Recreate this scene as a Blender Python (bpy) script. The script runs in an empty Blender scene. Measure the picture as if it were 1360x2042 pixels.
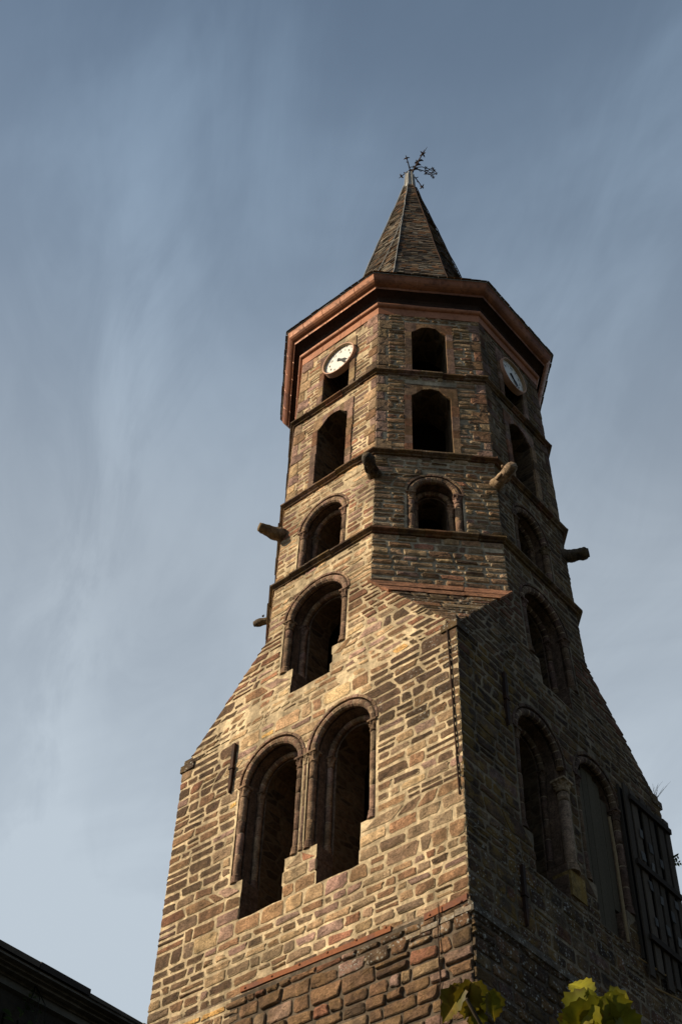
import bpy, math, random
import numpy as np
from mathutils import Vector, Matrix, noise as mnoise
from mathutils.geometry import delaunay_2d_cdt

RND = random.Random(11)
SC = bpy.context.scene
G = 17.61                      # height of the broach foot above the ground (metres)

# ------------------------------------------------------------------ camera
cam_d = bpy.data.cameras.new('camera')
cam = bpy.data.objects.new('camera', cam_d)
SC.collection.objects.link(cam)
SC.camera = cam
cam_d.sensor_fit = 'VERTICAL'
cam_d.sensor_height = 36.0
cam_d.sensor_width = 24.0
cam_d.lens = 36.0 * 2721.0 / 2042.0
cam_d.clip_start = 0.05
cam_d.clip_end = 6000.0
VR = Vector((0.7638, 0.6448, 0.0284)).normalized()
VF = Vector((-0.4433, 0.4921, 0.7493)).normalized()
VU = VR.cross(VF).normalized()
CAMP = Vector((12.729, -16.773, 1.652))
cam.matrix_world = Matrix(((VR.x, VU.x, -VF.x, CAMP.x), (VR.y, VU.y, -VF.y, CAMP.y),
                           (VR.z, VU.z, -VF.z, CAMP.z), (0, 0, 0, 1)))

# ------------------------------------------------------------------ light
SUN_AZ = math.radians(-128.0)      # direction towards the sun, measured from +X
SUN_EL = math.radians(29.0)
SUN = Vector((math.cos(SUN_AZ) * math.cos(SUN_EL), math.sin(SUN_AZ) * math.cos(SUN_EL), math.sin(SUN_EL)))
sd = bpy.data.lights.new('sun', 'SUN')
sd.energy = 5.0 
sd.angle = math.radians(0.5)
sd.color = (1.0, 0.815, 0.57)
so = bpy.data.objects.new('sun', sd)
SC.collection.objects.link(so)
so.rotation_euler = (-SUN).to_track_quat('-Z', 'Y').to_euler()
so.location = (-30, -40, 60)

SC.view_settings.view_transform = 'Standard'
SC.view_settings.look = 'None'
SC.view_settings.exposure = 0.2
SC.view_settings.gamma = 1.0
SC.cycles.max_bounces = 6
SC.cycles.diffuse_bounces = 3

w = bpy.data.worlds.new('World')
SC.world = w
w.use_nodes = True
nt = w.node_tree
nt.nodes.clear()


def nd(tree, kind, **kw):
    n = tree.nodes.new(kind)
    for k, v in kw.items():
        if k.startswith('i_'):
            key = k[2:]
            key = int(key) if key.isdigit() else key.replace('_', ' ')
            n.inputs[key].default_value = v
        else:
            setattr(n, k, v)
    return n


def math_n(tree, op, a, b=None, c=None, clamp=False):
    n = tree.nodes.new('ShaderNodeMath')
    n.operation = op
    n.use_clamp = clamp
    for i, x in enumerate((a, b, c)):
        if x is None:
            continue
        if isinstance(x, (int, float)):
            n.inputs[i].default_value = x
        else:
            tree.links.new(x, n.inputs[i])
    return n.outputs[0]


def mix_n(tree, fac, a, b, blend='MIX'):
    n = tree.nodes.new('ShaderNodeMix')
    n.data_type = 'RGBA'
    n.blend_type = blend
    for i, x in ((0, fac), (6, a), (7, b)):
        if isinstance(x, (int, float)):
            n.inputs[i].default_value = x
        elif isinstance(x, (tuple, list)):
            n.inputs[i].default_value = (*x[:3], 1.0)
        else:
            tree.links.new(x, n.inputs[i])
    return n.outputs[2]


def step_n(tree, x, lo, hi, to0=0.0, to1=1.0):
    n = tree.nodes.new('ShaderNodeMapRange')
    n.interpolation_type = 'SMOOTHSTEP'
    n.inputs[1].default_value = lo
    n.inputs[2].default_value = hi
    n.inputs[3].default_value = to0
    n.inputs[4].default_value = to1
    tree.links.new(x, n.inputs[0])
    return n.outputs[0]


def noise_n(tree, vec, scale, detail=4.0, rough=0.55, dist=0.0):
    n = tree.nodes.new('ShaderNodeTexNoise')
    n.inputs['Scale'].default_value = scale
    n.inputs['Detail'].default_value = detail
    n.inputs['Roughness'].default_value = rough
    n.inputs['Distortion'].default_value = dist
    if vec is not None:
        tree.links.new(vec, n.inputs['Vector'])
    return n.outputs[0]


# sky: physical sky seen through a thin torn veil of high cirrus
sky = nd(nt, 'ShaderNodeTexSky', sky_type='NISHITA', sun_disc=False, sun_elevation=SUN_EL,
         sun_rotation=math.radians(90.0) - SUN_AZ, altitude=300.0, air_density=1.0, dust_density=0.8, ozone_density=1.5)
geo = nd(nt, 'ShaderNodeTexCoord')
sepd = nd(nt, 'ShaderNodeSeparateXYZ')
nt.links.new(geo.outputs['Generated'], sepd.inputs[0])
dx, dy, dz = sepd.outputs
zc = math_n(nt, 'MAXIMUM', dz, 0.06)
pl_ = nd(nt, 'ShaderNodeCombineXYZ')       # where the line of sight meets the cloud layer
nt.links.new(math_n(nt, 'DIVIDE', dx, zc), pl_.inputs[0])
nt.links.new(math_n(nt, 'DIVIDE', dy, zc), pl_.inputs[1])


def layer(rot, sc, loc):
    m_ = nd(nt, 'ShaderNodeMapping', vector_type='TEXTURE')
    m_.inputs['Rotation'].default_value = (0, 0, math.radians(rot))
    m_.inputs['Scale'].default_value = (1.0 / sc[0], 1.0 / sc[1], 1)
    m_.inputs['Location'].default_value = loc
    nt.links.new(pl_.outputs[0], m_.inputs['Vector'])
    return m_.outputs[0]


c1 = noise_n(nt, layer(150, (1.5, 2.8), (0.35, 0.1, 0)), 1.0, 5.0, 0.55, 0.9)
c2 = noise_n(nt, layer(146, (3.0, 8.0), (0.7, 0.4, 0)), 1.0, 6.0, 0.62, 1.4)
cc = math_n(nt, 'ADD', math_n(nt, 'MULTIPLY', c1, 0.78), math_n(nt, 'MULTIPLY', c2, 0.22))
# the veil is thicker low in the west, where one looks through more of it, and thinned over the unseen east to keep the right-hand face dark
alpha = math_n(nt, 'MULTIPLY_ADD', math_n(nt, 'SUBTRACT', 0.926, dz), 1.70, 0.30)
alpha = math_n(nt, 'ADD', alpha, step_n(nt, cc, 0.36, 0.70, -0.06, 0.12))
# one long drawn-out wisp of cirrus in the west
sx_, sy_, _ = (lambda n: (nt.links.new(pl_.outputs[0], n.inputs[0]), n.outputs)[1])(nd(nt, 'ShaderNodeSeparateXYZ'))
acr = math_n(nt, 'ADD', math_n(nt, 'ADD', math_n(nt, 'MULTIPLY', sx_, 0.572), math_n(nt, 'MULTIPLY', sy_, 0.82)), 0.018)
acr = math_n(nt, 'ADD', acr, math_n(nt, 'MULTIPLY', math_n(nt, 'SUBTRACT', c2, 0.5), 0.10))
alg = math_n(nt, 'ADD', math_n(nt, 'MULTIPLY', sx_, -0.82), math_n(nt, 'MULTIPLY', sy_, 0.572))


def ridge(wd, amp):
    q = math_n(nt, 'DIVIDE', acr, wd)
    return math_n(nt, 'MULTIPLY', math_n(nt, 'POWER', 2.718, math_n(nt, 'MULTIPLY', math_n(nt, 'MULTIPLY', q, q), -1.0)), amp)


wisp = math_n(nt, 'MULTIPLY', math_n(nt, 'ADD', ridge(0.030, 0.05), ridge(0.11, 0.065)), step_n(nt, alg, 0.50, 0.80))
wisp = math_n(nt, 'MULTIPLY', wisp, step_n(nt, c2, 0.30, 0.62, 0.45, 1.25))
alpha = math_n(nt, 'ADD', math_n(nt, 'SUBTRACT', alpha, 0.02), wisp)
alpha = math_n(nt, 'MINIMUM', math_n(nt, 'MAXIMUM', alpha, 0.0), 1.0)
veil = math_n(nt, 'MULTIPLY', alpha, step_n(nt, dx, -0.02, 0.5, 1.0, 0.10))
# thin high ice cloud looks bluer, the thick low part whiter
VEIL = mix_n(nt, step_n(nt, dz, 0.70, 0.97), (8.9, 10.2, 11.5), (7.9, 10.9, 14.4))
skycol = mix_n(nt, veil, sky.outputs[0], VEIL)
bg = nd(nt, 'ShaderNodeBackground', i_Strength=0.05)
nt.links.new(skycol, bg.inputs[0])
wo = nd(nt, 'ShaderNodeOutputWorld')
nt.links.new(bg.outputs[0], wo.inputs[0])


# ------------------------------------------------------------------ materials
def new_mat(name):
    m = bpy.data.materials.new(name)
    m.use_nodes = True
    t = m.node_tree
    b = t.nodes['Principled BSDF']
    b.inputs['Roughness'].default_value = 0.9
    b.inputs['Specular IOR Level'].default_value = 0.2
    tc = t.nodes.new('ShaderNodeTexCoord')
    return m, t, b, tc.outputs['Object']


def bump_n(t, b, h, strength, dist):
    n = t.nodes.new('ShaderNodeBump')
    n.inputs['Strength'].default_value = strength
    n.inputs['Distance'].default_value = dist
    t.links.new(h, n.inputs['Height'])
    t.links.new(n.outputs[0], b.inputs['Normal'])


MORTAR = (0.52, 0.415, 0.262)


def mortar_colour(t, oc, base=MORTAR, amp=0.5):
    n1 = noise_n(t, oc, 1.1, 4.0)
    n2 = noise_n(t, oc, 14.0, 5.0, 0.65)
    n3 = noise_n(t, oc, 4.5, 4.0, 0.6)
    k = math_n(t, 'MULTIPLY', step_n(t, n1, 0.3, 0.7, 0.8, 1.15), step_n(t, n2, 0.28, 0.72, 0.7, 1.25))
    k = math_n(t, 'MULTIPLY', k, step_n(t, n3, 0.35, 0.6, 0.72, 1.08))
    c = t.nodes.new('ShaderNodeCombineColor')
    for i in range(3):
        t.links.new(math_n(t, 'MULTIPLY', k, base[i]), c.inputs[i])
    return c.outputs[0]


def streak_colour(t, oc):
    """rain-washed stains, drawn out down the wall"""
    mpn = nd(t, 'ShaderNodeMapping')
    mpn.inputs['Scale'].default_value = (3.2, 3.2, 0.42)
    t.links.new(oc, mpn.inputs['Vector'])
    a = step_n(t, noise_n(t, mpn.outputs[0], 1.0, 4.0, 0.6, 0.3), 0.34, 0.60, 0.72, 1.08)
    b_ = step_n(t, noise_n(t, oc, 0.55, 3.0, 0.5), 0.35, 0.62, 0.88, 1.08)
    k = math_n(t, 'MULTIPLY', a, b_)
    c = nd(t, 'ShaderNodeCombineColor')
    for i, p in enumerate((1.0, 1.0, 1.02)):
        t.links.new(math_n(t, 'MULTIPLY', k, p), c.inputs[i])
    return c.outputs[0]


def make_mortar(name, base):
    m, t, b, oc = new_mat(name)
    t.links.new(mix_n(t, 1.0, mortar_colour(t, oc, base), streak_colour(t, oc), 'MULTIPLY'), b.inputs['Base Color'])
    h = math_n(t, 'ADD', math_n(t, 'MULTIPLY', noise_n(t, oc, 22.0, 6.0, 0.65), 0.7), noise_n(t, oc, 6.0, 3.0))
    bump_n(t, b, h, 0.7, 0.02)
    return m


def make_stone(name, mort):
    m, t, b, oc = new_mat(name)
    a = nd(t, 'ShaderNodeAttribute', attribute_name='Col')
    x = nd(t, 'ShaderNodeAttribute', attribute_name='Aux')
    sp = nd(t, 'ShaderNodeSeparateColor')
    t.links.new(x.outputs['Color'], sp.inputs[0])
    e, lich, ochre = sp.outputs[0], sp.outputs[1], sp.outputs[2]
    n1 = noise_n(t, oc, 7.0, 5.0, 0.6)
    n2 = noise_n(t, oc, 32.0, 5.0, 0.65)
    n3 = noise_n(t, oc, 95.0, 3.0, 0.6)
    k = math_n(t, 'MULTIPLY', step_n(t, n1, 0.28, 0.72, 0.62, 1.4), step_n(t, n2, 0.28, 0.72, 0.6, 1.4))
    kc = t.nodes.new('ShaderNodeCombineColor')
    for i in range(3):
        t.links.new(k, kc.inputs[i])
    col = mix_n(t, 1.0, a.outputs['Color'], kc.outputs[0], 'MULTIPLY')
    # warm iron staining
    st = step_n(t, noise_n(t, oc, 2.3, 4.0), 0.52, 0.72)
    col = mix_n(t, math_n(t, 'MULTIPLY', st, 0.2), col, (0.16, 0.09, 0.04))
    col = mix_n(t, 1.0, col, streak_colour(t, oc), 'MULTIPLY')
    # mortar lapping over the edges
    lap = math_n(t, 'ADD', e, math_n(t, 'MULTIPLY', math_n(t, 'SUBTRACT', n2, 0.5), 1.3))
    lap = math_n(t, 'ADD', lap, math_n(t, 'MULTIPLY', math_n(t, 'SUBTRACT', n1, 0.5), 1.1))
    col = mix_n(t, step_n(t, lap, 0.12, 0.42, 0.9, 0.0), col, mortar_colour(t, oc, mort))
    # yellow lichen film, then pale crusty rosettes
    oc_m = math_n(t, 'MULTIPLY', step_n(t, noise_n(t, oc, 3.1, 4.0, 0.6), 0.46, 0.6), ochre)
    col = mix_n(t, oc_m, col, (0.24, 0.15, 0.03))
    v = t.nodes.new('ShaderNodeTexVoronoi')
    v.inputs['Scale'].default_value = 17.0
    t.links.new(oc, v.inputs['Vector'])
    vd = math_n(t, 'ADD', v.outputs['Distance'], math_n(t, 'ADD', math_n(t, 'MULTIPLY', math_n(t, 'SUBTRACT', n3, 0.5), 0.9), math_n(t, 'MULTIPLY', math_n(t, 'SUBTRACT', n2, 0.5), 1.3)))
    spot = step_n(t, math_n(t, 'ADD', vd, math_n(t, 'MULTIPLY', math_n(t, 'SUBTRACT', 0.55, n1), 0.9)), 0.16, 0.34, 1.0, 0.0)
    pat = step_n(t, math_n(t, 'ADD', noise_n(t, oc, 1.6, 4.0, 0.6), math_n(t, 'MULTIPLY', lich, 0.36)), 0.62, 0.80)
    lm = math_n(t, 'MULTIPLY', math_n(t, 'MULTIPLY', spot, pat), math_n(t, 'MINIMUM', math_n(t, 'MULTIPLY', lich, 1.6), 1.0))
    col = mix_n(t, math_n(t, 'MULTIPLY', lm, 0.8), col, (0.40, 0.40, 0.36))
    t.links.new(col, b.inputs['Base Color'])
    h = math_n(t, 'ADD', math_n(t, 'ADD', n1, n2), math_n(t, 'MULTIPLY', n3, 0.5))
    bump_n(t, b, h, 0.9, 0.018)
    return m


def simple(name, col, rough=0.85, metal=0.0, nscale=20.0, amp=0.5, bump=0.3, bdist=0.01, col2=None, spec=0.25, s2=3.0):
    m, t, b, oc = new_mat(name)
    n = noise_n(t, oc, nscale, 5.0, 0.6)
    n_l = noise_n(t, oc, s2, 4.0, 0.6)
    k = math_n(t, 'ADD', math_n(t, 'MULTIPLY', n, amp * 2), 1.0 - amp)
    kc = t.nodes.new('ShaderNodeCombineColor')
    for i in range(3):
        t.links.new(k, kc.inputs[i])
    base = col
    if col2:
        base = mix_n(t, step_n(t, n_l, 0.42, 0.62), col, col2)
    c = mix_n(t, 1.0, base, kc.outputs[0], 'MULTIPLY')
    t.links.new(c, b.inputs['Base Color'])
    b.inputs['Roughness'].default_value = rough
    b.inputs['Metallic'].default_value = metal
    b.inputs['Specular IOR Level'].default_value = spec
    if bump:
        bump_n(t, b, n, bump, bdist)
    return m


def attr_mat(name, rough=0.8, nscale=30.0, amp=0.4, bump=0.4, bdist=0.008):
    m, t, b, oc = new_mat(name)
    a = nd(t, 'ShaderNodeAttribute', attribute_name='Col')
    n = noise_n(t, oc, nscale, 5.0, 0.6)
    k = math_n(t, 'ADD', math_n(t, 'MULTIPLY', n, amp * 2), 1.0 - amp)
    kc = t.nodes.new('ShaderNodeCombineColor')
    for i in range(3):
        t.links.new(k, kc.inputs[i])
    t.links.new(mix_n(t, 1.0, a.outputs['Color'], kc.outputs[0], 'MULTIPLY'), b.inputs['Base Color'])
    b.inputs['Roughness'].default_value = rough
    b.inputs['Specular IOR Level'].default_value = 0.08
    bump_n(t, b, n, bump, bdist)
    return m


M_MORT = make_mortar('lime_mortar', MORTAR)
M_MORT_SHADE = make_mortar('shade_darkened_mortar', (0.205, 0.165, 0.11))  # lime mortar darkened: shade of the right-hand face put into the colour
M_MORT_D = make_mortar('open_joints', (0.10, 0.078, 0.055))
M_MORT_P = make_mortar('pale_grey_mortar', (0.40, 0.335, 0.235))
M_STONE_P = make_stone('rubble_stone_pale_pointing', (0.40, 0.335, 0.235))
M_STONE = make_stone('rubble_stone', MORTAR)
M_STONE_SHADE = make_stone('rubble_stone_shade_pointing', (0.205, 0.165, 0.11))  # same rubble, its pointing darkened to imitate the shaded side
M_STONE_D = make_stone('rubble_stone_open_joints', (0.13, 0.10, 0.07))
M_DRESS = make_stone('dressed_sandstone', (0.33, 0.25, 0.16))


def make_inner():
    m, t, b, oc = new_mat('inner_masonry')
    mpn = nd(t, 'ShaderNodeMapping')
    mpn.inputs['Scale'].default_value = (2.6, 2.6, 6.2)
    t.links.new(oc, mpn.inputs['Vector'])
    v1 = nd(t, 'ShaderNodeTexVoronoi', i_Scale=1.0, i_Randomness=0.75)
    v2 = nd(t, 'ShaderNodeTexVoronoi', feature='DISTANCE_TO_EDGE', i_Scale=1.0, i_Randomness=0.75)
    t.links.new(mpn.outputs[0], v1.inputs['Vector'])
    t.links.new(mpn.outputs[0], v2.inputs['Vector'])
    sp = nd(t, 'ShaderNodeSeparateColor')
    t.links.new(v1.outputs['Color'], sp.inputs[0])
    n = noise_n(t, oc, 12.0, 5.0, 0.65)
    k = math_n(t, 'MULTIPLY', math_n(t, 'MULTIPLY_ADD', sp.outputs[0], 0.9, 0.45), step_n(t, n, 0.3, 0.7, 0.6, 1.3))
    kc = nd(t, 'ShaderNodeCombineColor')
    for i, x in enumerate((0.095, 0.062, 0.034)):
        t.links.new(math_n(t, 'MULTIPLY', k, x), kc.inputs[i])
    t.links.new(mix_n(t, step_n(t, v2.outputs['Distance'], 0.03, 0.09, 0.8, 0.0), kc.outputs[0], (0.12, 0.088, 0.052)), b.inputs['Base Color'])
    bump_n(t, b, math_n(t, 'ADD', math_n(t, 'MULTIPLY', v2.outputs['Distance'], 2.0, clamp=True), n), 0.8, 0.03)
    return m


M_INNER = make_inner()


def make_copper(name, c1, c2, c3, rough, metal):
    m, t, b, oc = new_mat(name)
    n = noise_n(t, oc, 1.3, 5.0, 0.6, 0.4)
    n2 = noise_n(t, oc, 9.0, 5.0, 0.7)
    col = mix_n(t, step_n(t, n, 0.4, 0.62), c1, c2)
    col = mix_n(t, math_n(t, 'MULTIPLY', step_n(t, n2, 0.5, 0.7), 0.7), col, c3)
    t.links.new(col, b.inputs['Base Color'])
    b.inputs['Metallic'].default_value = metal
    t.links.new(step_n(t, n2, 0.3, 0.7, rough - 0.08, rough + 0.2), b.inputs['Roughness'])
    bump_n(t, b, n, 0.25, 0.02)
    return m


M_COPPER = make_copper('weathered_copper', (0.30, 0.122, 0.06), (0.18, 0.072, 0.038), (0.075, 0.035, 0.023), 0.4, 0.2)
M_COPPER_P = make_copper('pale_copper', (0.40, 0.175, 0.095), (0.30, 0.13, 0.07), (0.16, 0.075, 0.045), 0.48, 0.12)
M_COPPER_SHADE = make_copper('shade_dark_copper', (0.05, 0.028, 0.02), (0.035, 0.02, 0.015), (0.025, 0.016, 0.012), 0.7, 0.0)  # near-black copper: the cove's shadow put into the colour
M_LEAD = simple('lead_sheet', (0.34, 0.34, 0.32), 0.6, 0.2, 8, 0.35, 0.3, 0.01, (0.24, 0.24, 0.23))
M_SLATE = attr_mat('slate_tiles', 0.75, 30, 0.35, 0.5, 0.006)
M_UNDER = simple('roof_boarding', (0.02, 0.016, 0.013), 0.95)
M_IRON = simple('rusted_iron', (0.03, 0.018, 0.013), 0.8, 0.3, 40, 0.4, 0.3, 0.004, (0.055, 0.026, 0.015))
M_RUST = simple('rust_red_iron', (0.24, 0.09, 0.04), 0.85, 0.1, 25, 0.45, 0.4, 0.004, (0.16, 0.07, 0.045))
M_WOOD = attr_mat('grey_weathered_boards', 0.85, 26, 0.4, 0.5, 0.006)
M_WHITE = simple('white_enamel', (0.80, 0.80, 0.76), 0.45, 0, 12, 0.05, 0.0)
M_BLACK = simple('black_paint', (0.02, 0.022, 0.022), 0.5, 0, 12, 0.1, 0.0)
M_BEZEL = simple('bezel_paint', (0.50, 0.29, 0.20), 0.65, 0, 12, 0.15, 0.1, 0.002)
M_BEZEL_IN = simple('bezel_inner_paint', (0.34, 0.24, 0.15), 0.7, 0, 12, 0.15, 0.1, 0.002)
M_BARK = simple('young_bark', (0.05, 0.04, 0.028), 0.9, 0, 60, 0.4, 0.4, 0.002)
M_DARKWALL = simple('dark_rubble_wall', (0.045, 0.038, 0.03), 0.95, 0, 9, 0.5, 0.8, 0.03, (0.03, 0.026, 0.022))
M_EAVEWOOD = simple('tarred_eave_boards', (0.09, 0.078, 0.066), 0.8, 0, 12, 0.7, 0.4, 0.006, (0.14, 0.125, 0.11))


def make_leaf(name, g1, g2, trans=0.35):
    m, t, b, oc = new_mat(name)
    n = noise_n(t, oc, 28.0, 5.0, 0.6)
    n2 = noise_n(t, oc, 9.0, 3.0, 0.5)
    col = mix_n(t, step_n(t, n2, 0.4, 0.6), g1, g2)
    col = mix_n(t, step_n(t, n, 0.60, 0.72), col, (0.16, 0.09, 0.015))
    at = nd(t, 'ShaderNodeAttribute', attribute_name='Col')
    col = mix_n(t, 1.0, col, at.outputs['Color'], 'MULTIPLY')
    t.links.new(col, b.inputs['Base Color'])
    b.inputs['Roughness'].default_value = 0.5
    tr = t.nodes.new('ShaderNodeBsdfTranslucent')
    t.links.new(col, tr.inputs['Color'])
    mx = t.nodes.new('ShaderNodeMixShader')
    mx.inputs[0].default_value = trans
    t.links.new(b.outputs[0], mx.inputs[1])
    t.links.new(tr.outputs[0], mx.inputs[2])
    t.links.new(mx.outputs[0], t.nodes['Material Output'].inputs['Surface'])
    bump_n(t, b, n2, 0.4, 0.004)
    return m


M_LEAF_Y = make_leaf('yellowing_maple_leaf', (0.25, 0.235, 0.014), (0.175, 0.18, 0.014))
M_LEAF_B = make_leaf('browning_maple_leaf', (0.19, 0.145, 0.014), (0.12, 0.115, 0.012))
M_LEAF_G = make_leaf('green_weed_leaf', (0.05, 0.08, 0.02), (0.035, 0.055, 0.015))
M_GRASS = make_leaf('dry_grass', (0.22, 0.17, 0.08), (0.16, 0.12, 0.06), 0.2)
M_GROUND = simple('gravel_ground', (0.045, 0.04, 0.03), 0.95, 0, 14, 0.5, 0.6, 0.02, (0.035, 0.042, 0.022))

# ------------------------------------------------------------------ object helpers
LOC = {}


class MB:
    """collects faces of several materials, with stone colour (Col) and surface marks (Aux) per vertex"""

    def __init__(self):
        self.v, self.f, self.m, self.c, self.a = [], [], [], [], []

    def add(self, vs, fs, mat=0, col=(0.14, 0.1, 0.07), aux=(1, 0, 0)):
        o = len(self.v)
        self.v.extend([tuple(p) for p in vs])
        self.f.extend([tuple(i + o for i in q) for q in fs])
        self.m.extend([mat] * len(fs))
        if isinstance(col, list):
            self.c.extend(col)
        else:
            self.c.extend([tuple(col)] * len(vs))
        if isinstance(aux, list):
            self.a.extend(aux)
        else:
            self.a.extend([tuple(aux)] * len(vs))

    def box(self, o, x, y, z, **kw):
        """o corner, x y z edge vectors"""
        o, x, y, z = Vector(o), Vector(x), Vector(y), Vector(z)
        p = [o, o + x, o + x + y, o + y, o + z, o + x + z, o + x + y + z, o + y + z]
        self.add(p, [(0, 3, 2, 1), (4, 5, 6, 7), (0, 1, 5, 4), (1, 2, 6, 5), (2, 3, 7, 6), (3, 0, 4, 7)], **kw)

    def tube(self, path, rad, n=8, cap=True, **kw):
        path = [Vector(p) for p in path]
        if not isinstance(rad, (list, tuple)):
            rad = [rad] * len(path)
        cols = kw.pop('cols', None)
        vs, cl = [], []
        prev = None
        for i, p in enumerate(path):
            d = (path[min(i + 1, len(path) - 1)] - path[max(i - 1, 0)])
            if d.length < 1e-9:
                d = Vector((0, 0, 1))
            d.normalize()
            if prev is None:
                a = Vector((0, 0, 1)) if abs(d.z) < 0.9 else Vector((1, 0, 0))
                s = d.cross(a).normalized()
            else:
                s = (prev - d * prev.dot(d)).normalized()
            prev = s
            q = d.cross(s)
            for k in range(n):
                t = 2 * math.pi * k / n
                vs.append(p + (s * math.cos(t) + q * math.sin(t)) * rad[i])
                if cols:
                    cl.append(cols[i])
        fs = []
        for i in range(len(path) - 1):
            for k in range(n):
                a, b = i * n + k, i * n + (k + 1) % n
                fs.append((a, b, b + n, a + n))
        if cap:
            fs.append(tuple(reversed(range(n))))
            fs.append(tuple((len(path) - 1) * n + k for k in range(n)))
        if cols:
            kw['col'] = cl
        self.add(vs, fs, **kw)

    def build(self, name, mats, parent=None, smooth=False):
        me = bpy.data.meshes.new(name)
        off = LOC.get(parent.name, Vector((0, 0, 0))) if parent else Vector((0, 0, 0))
        vs = np.array(self.v, dtype=np.float64) - np.array(off)
        me.from_pydata(vs.tolist(), [], self.f)
        mats = mats if isinstance(mats, (list, tuple)) else [mats]
        for m in mats:
            me.materials.append(m)
        if len(mats) > 1:
            me.polygons.foreach_set('material_index', np.array(self.m, dtype=np.int32))
        ca = me.color_attributes.new('Col', 'FLOAT_COLOR', 'POINT')
        c4 = np.ones((len(self.v), 4), dtype=np.float32)
        c4[:, :3] = np.array(self.c, dtype=np.float32)[:, :3]
        ca.data.foreach_set('color', c4.ravel())
        cb = me.color_attributes.new('Aux', 'FLOAT_COLOR', 'POINT')
        c4[:, :3] = np.array(self.a, dtype=np.float32)[:, :3]
        cb.data.foreach_set('color', c4.ravel())
        if smooth:
            me.polygons.foreach_set('use_smooth', np.ones(len(me.polygons), dtype=bool))
        me.update()
        o = bpy.data.objects.new(name, me)
        SC.collection.objects.link(o)
        if parent:
            o.parent = parent
            LOC[o.name] = off
        return o


def root(name, loc, label, cat, group=None):
    o = bpy.data.objects.new(name, None)
    SC.collection.objects.link(o)
    o.location = loc
    o.empty_display_size = 0.3
    o['label'] = label
    o['category'] = cat
    if group:
        o['group'] = group
    LOC[o.name] = Vector(loc)
    return o


def tag(o, label, cat, group=None):
    o['label'] = label
    o['category'] = cat
    if group:
        o['group'] = group
    return o


# ------------------------------------------------------------------ tower geometry
ZB, Z3, Z2, Z1, ZT = 2.29, 3.78, 6.29, 9.25, 11.66     # broach top, three string courses, wall head
T22 = math.tan(math.pi / 8)


def d_oct(z):
    return float(np.interp(z, [0, Z3, Z2, Z1, 12.4], [3.2, 3.076, 3.015, 2.944, 2.868]))


def d_broach(z):
    return 3.125 + (ZB - z) / ZB * 1.40


class Face:
    def __init__(self, ang, d):
        a = math.radians(ang)
        self.n = Vector((math.cos(a), math.sin(a), 0))
        self.t = Vector((-math.sin(a), math.cos(a), 0))
        self.d = d

    def P(self, u, z, dep=0.0):
        sh = -0.034 * min(max(z / ZB, 0), 1)
        q = self.n * (self.d(z) - dep) + self.t * u
        return Vector((q.x + sh, q.y, z + G))


FA, FD, FB = Face(-90, d_oct), Face(-45, d_oct), Face(0, d_oct)
FL, FR = Face(-135, d_oct), Face(45, d_oct)
FBR = Face(-45, d_broach)

BROWN, DKB, GREYB = (0.165, 0.098, 0.054), (0.085, 0.054, 0.034), (0.175, 0.122, 0.076)
PURP, RED, TAN, OCHRE = (0.19, 0.122, 0.093), (0.18, 0.088, 0.052), (0.27, 0.185, 0.105), (0.42, 0.265, 0.095)


def shade(c, a, k=1.0):
    q = RND.uniform(1 - a, 1 + a) * k
    return tuple(x * q * RND.uniform(0.97, 1.03) for x in c)


def pick(ws, lt=1.0):
    cols = (BROWN, DKB, GREYB, PURP, RED, TAN, OCHRE)
    c = RND.choices(cols, ws)[0]
    k = RND.uniform(0.7, 1.28) * lt
    return tuple(max(0.01, x * k * RND.uniform(0.965, 1.035)) for x in c)


def crossings(poly, z):
    r = []
    n = len(poly)
    for i in range(n):
        (u0, z0), (u1, z1) = poly[i], poly[(i + 1) % n]
        if (z0 <= z < z1) or (z1 <= z < z0):
            r.append(u0 + (u1 - u0) * (z - z0) / (z1 - z0))
    return sorted(r)


def intervals(outer, holes, z):
    c = crossings(outer, z)
    iv = [(c[i], c[i + 1]) for i in range(0, len(c) - 1, 2)]
    for h in holes:
        c = crossings(h, z)
        for i in range(0, len(c) - 1, 2):
            a, b = c[i], c[i + 1]
            nv = []
            for x, y in iv:
                if b <= x or a >= y:
                    nv.append((x, y))
                else:
                    if a > x:
                        nv.append((x, a))
                    if b < y:
                        nv.append((b, y))
            iv = nv
    return iv


def inter(a, b):
    r = []
    for x in a:
        for y in b:
            lo, hi = max(x[0], y[0]), min(x[1], y[1])
            if hi > lo:
                r.append((lo, hi))
    return r


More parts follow.
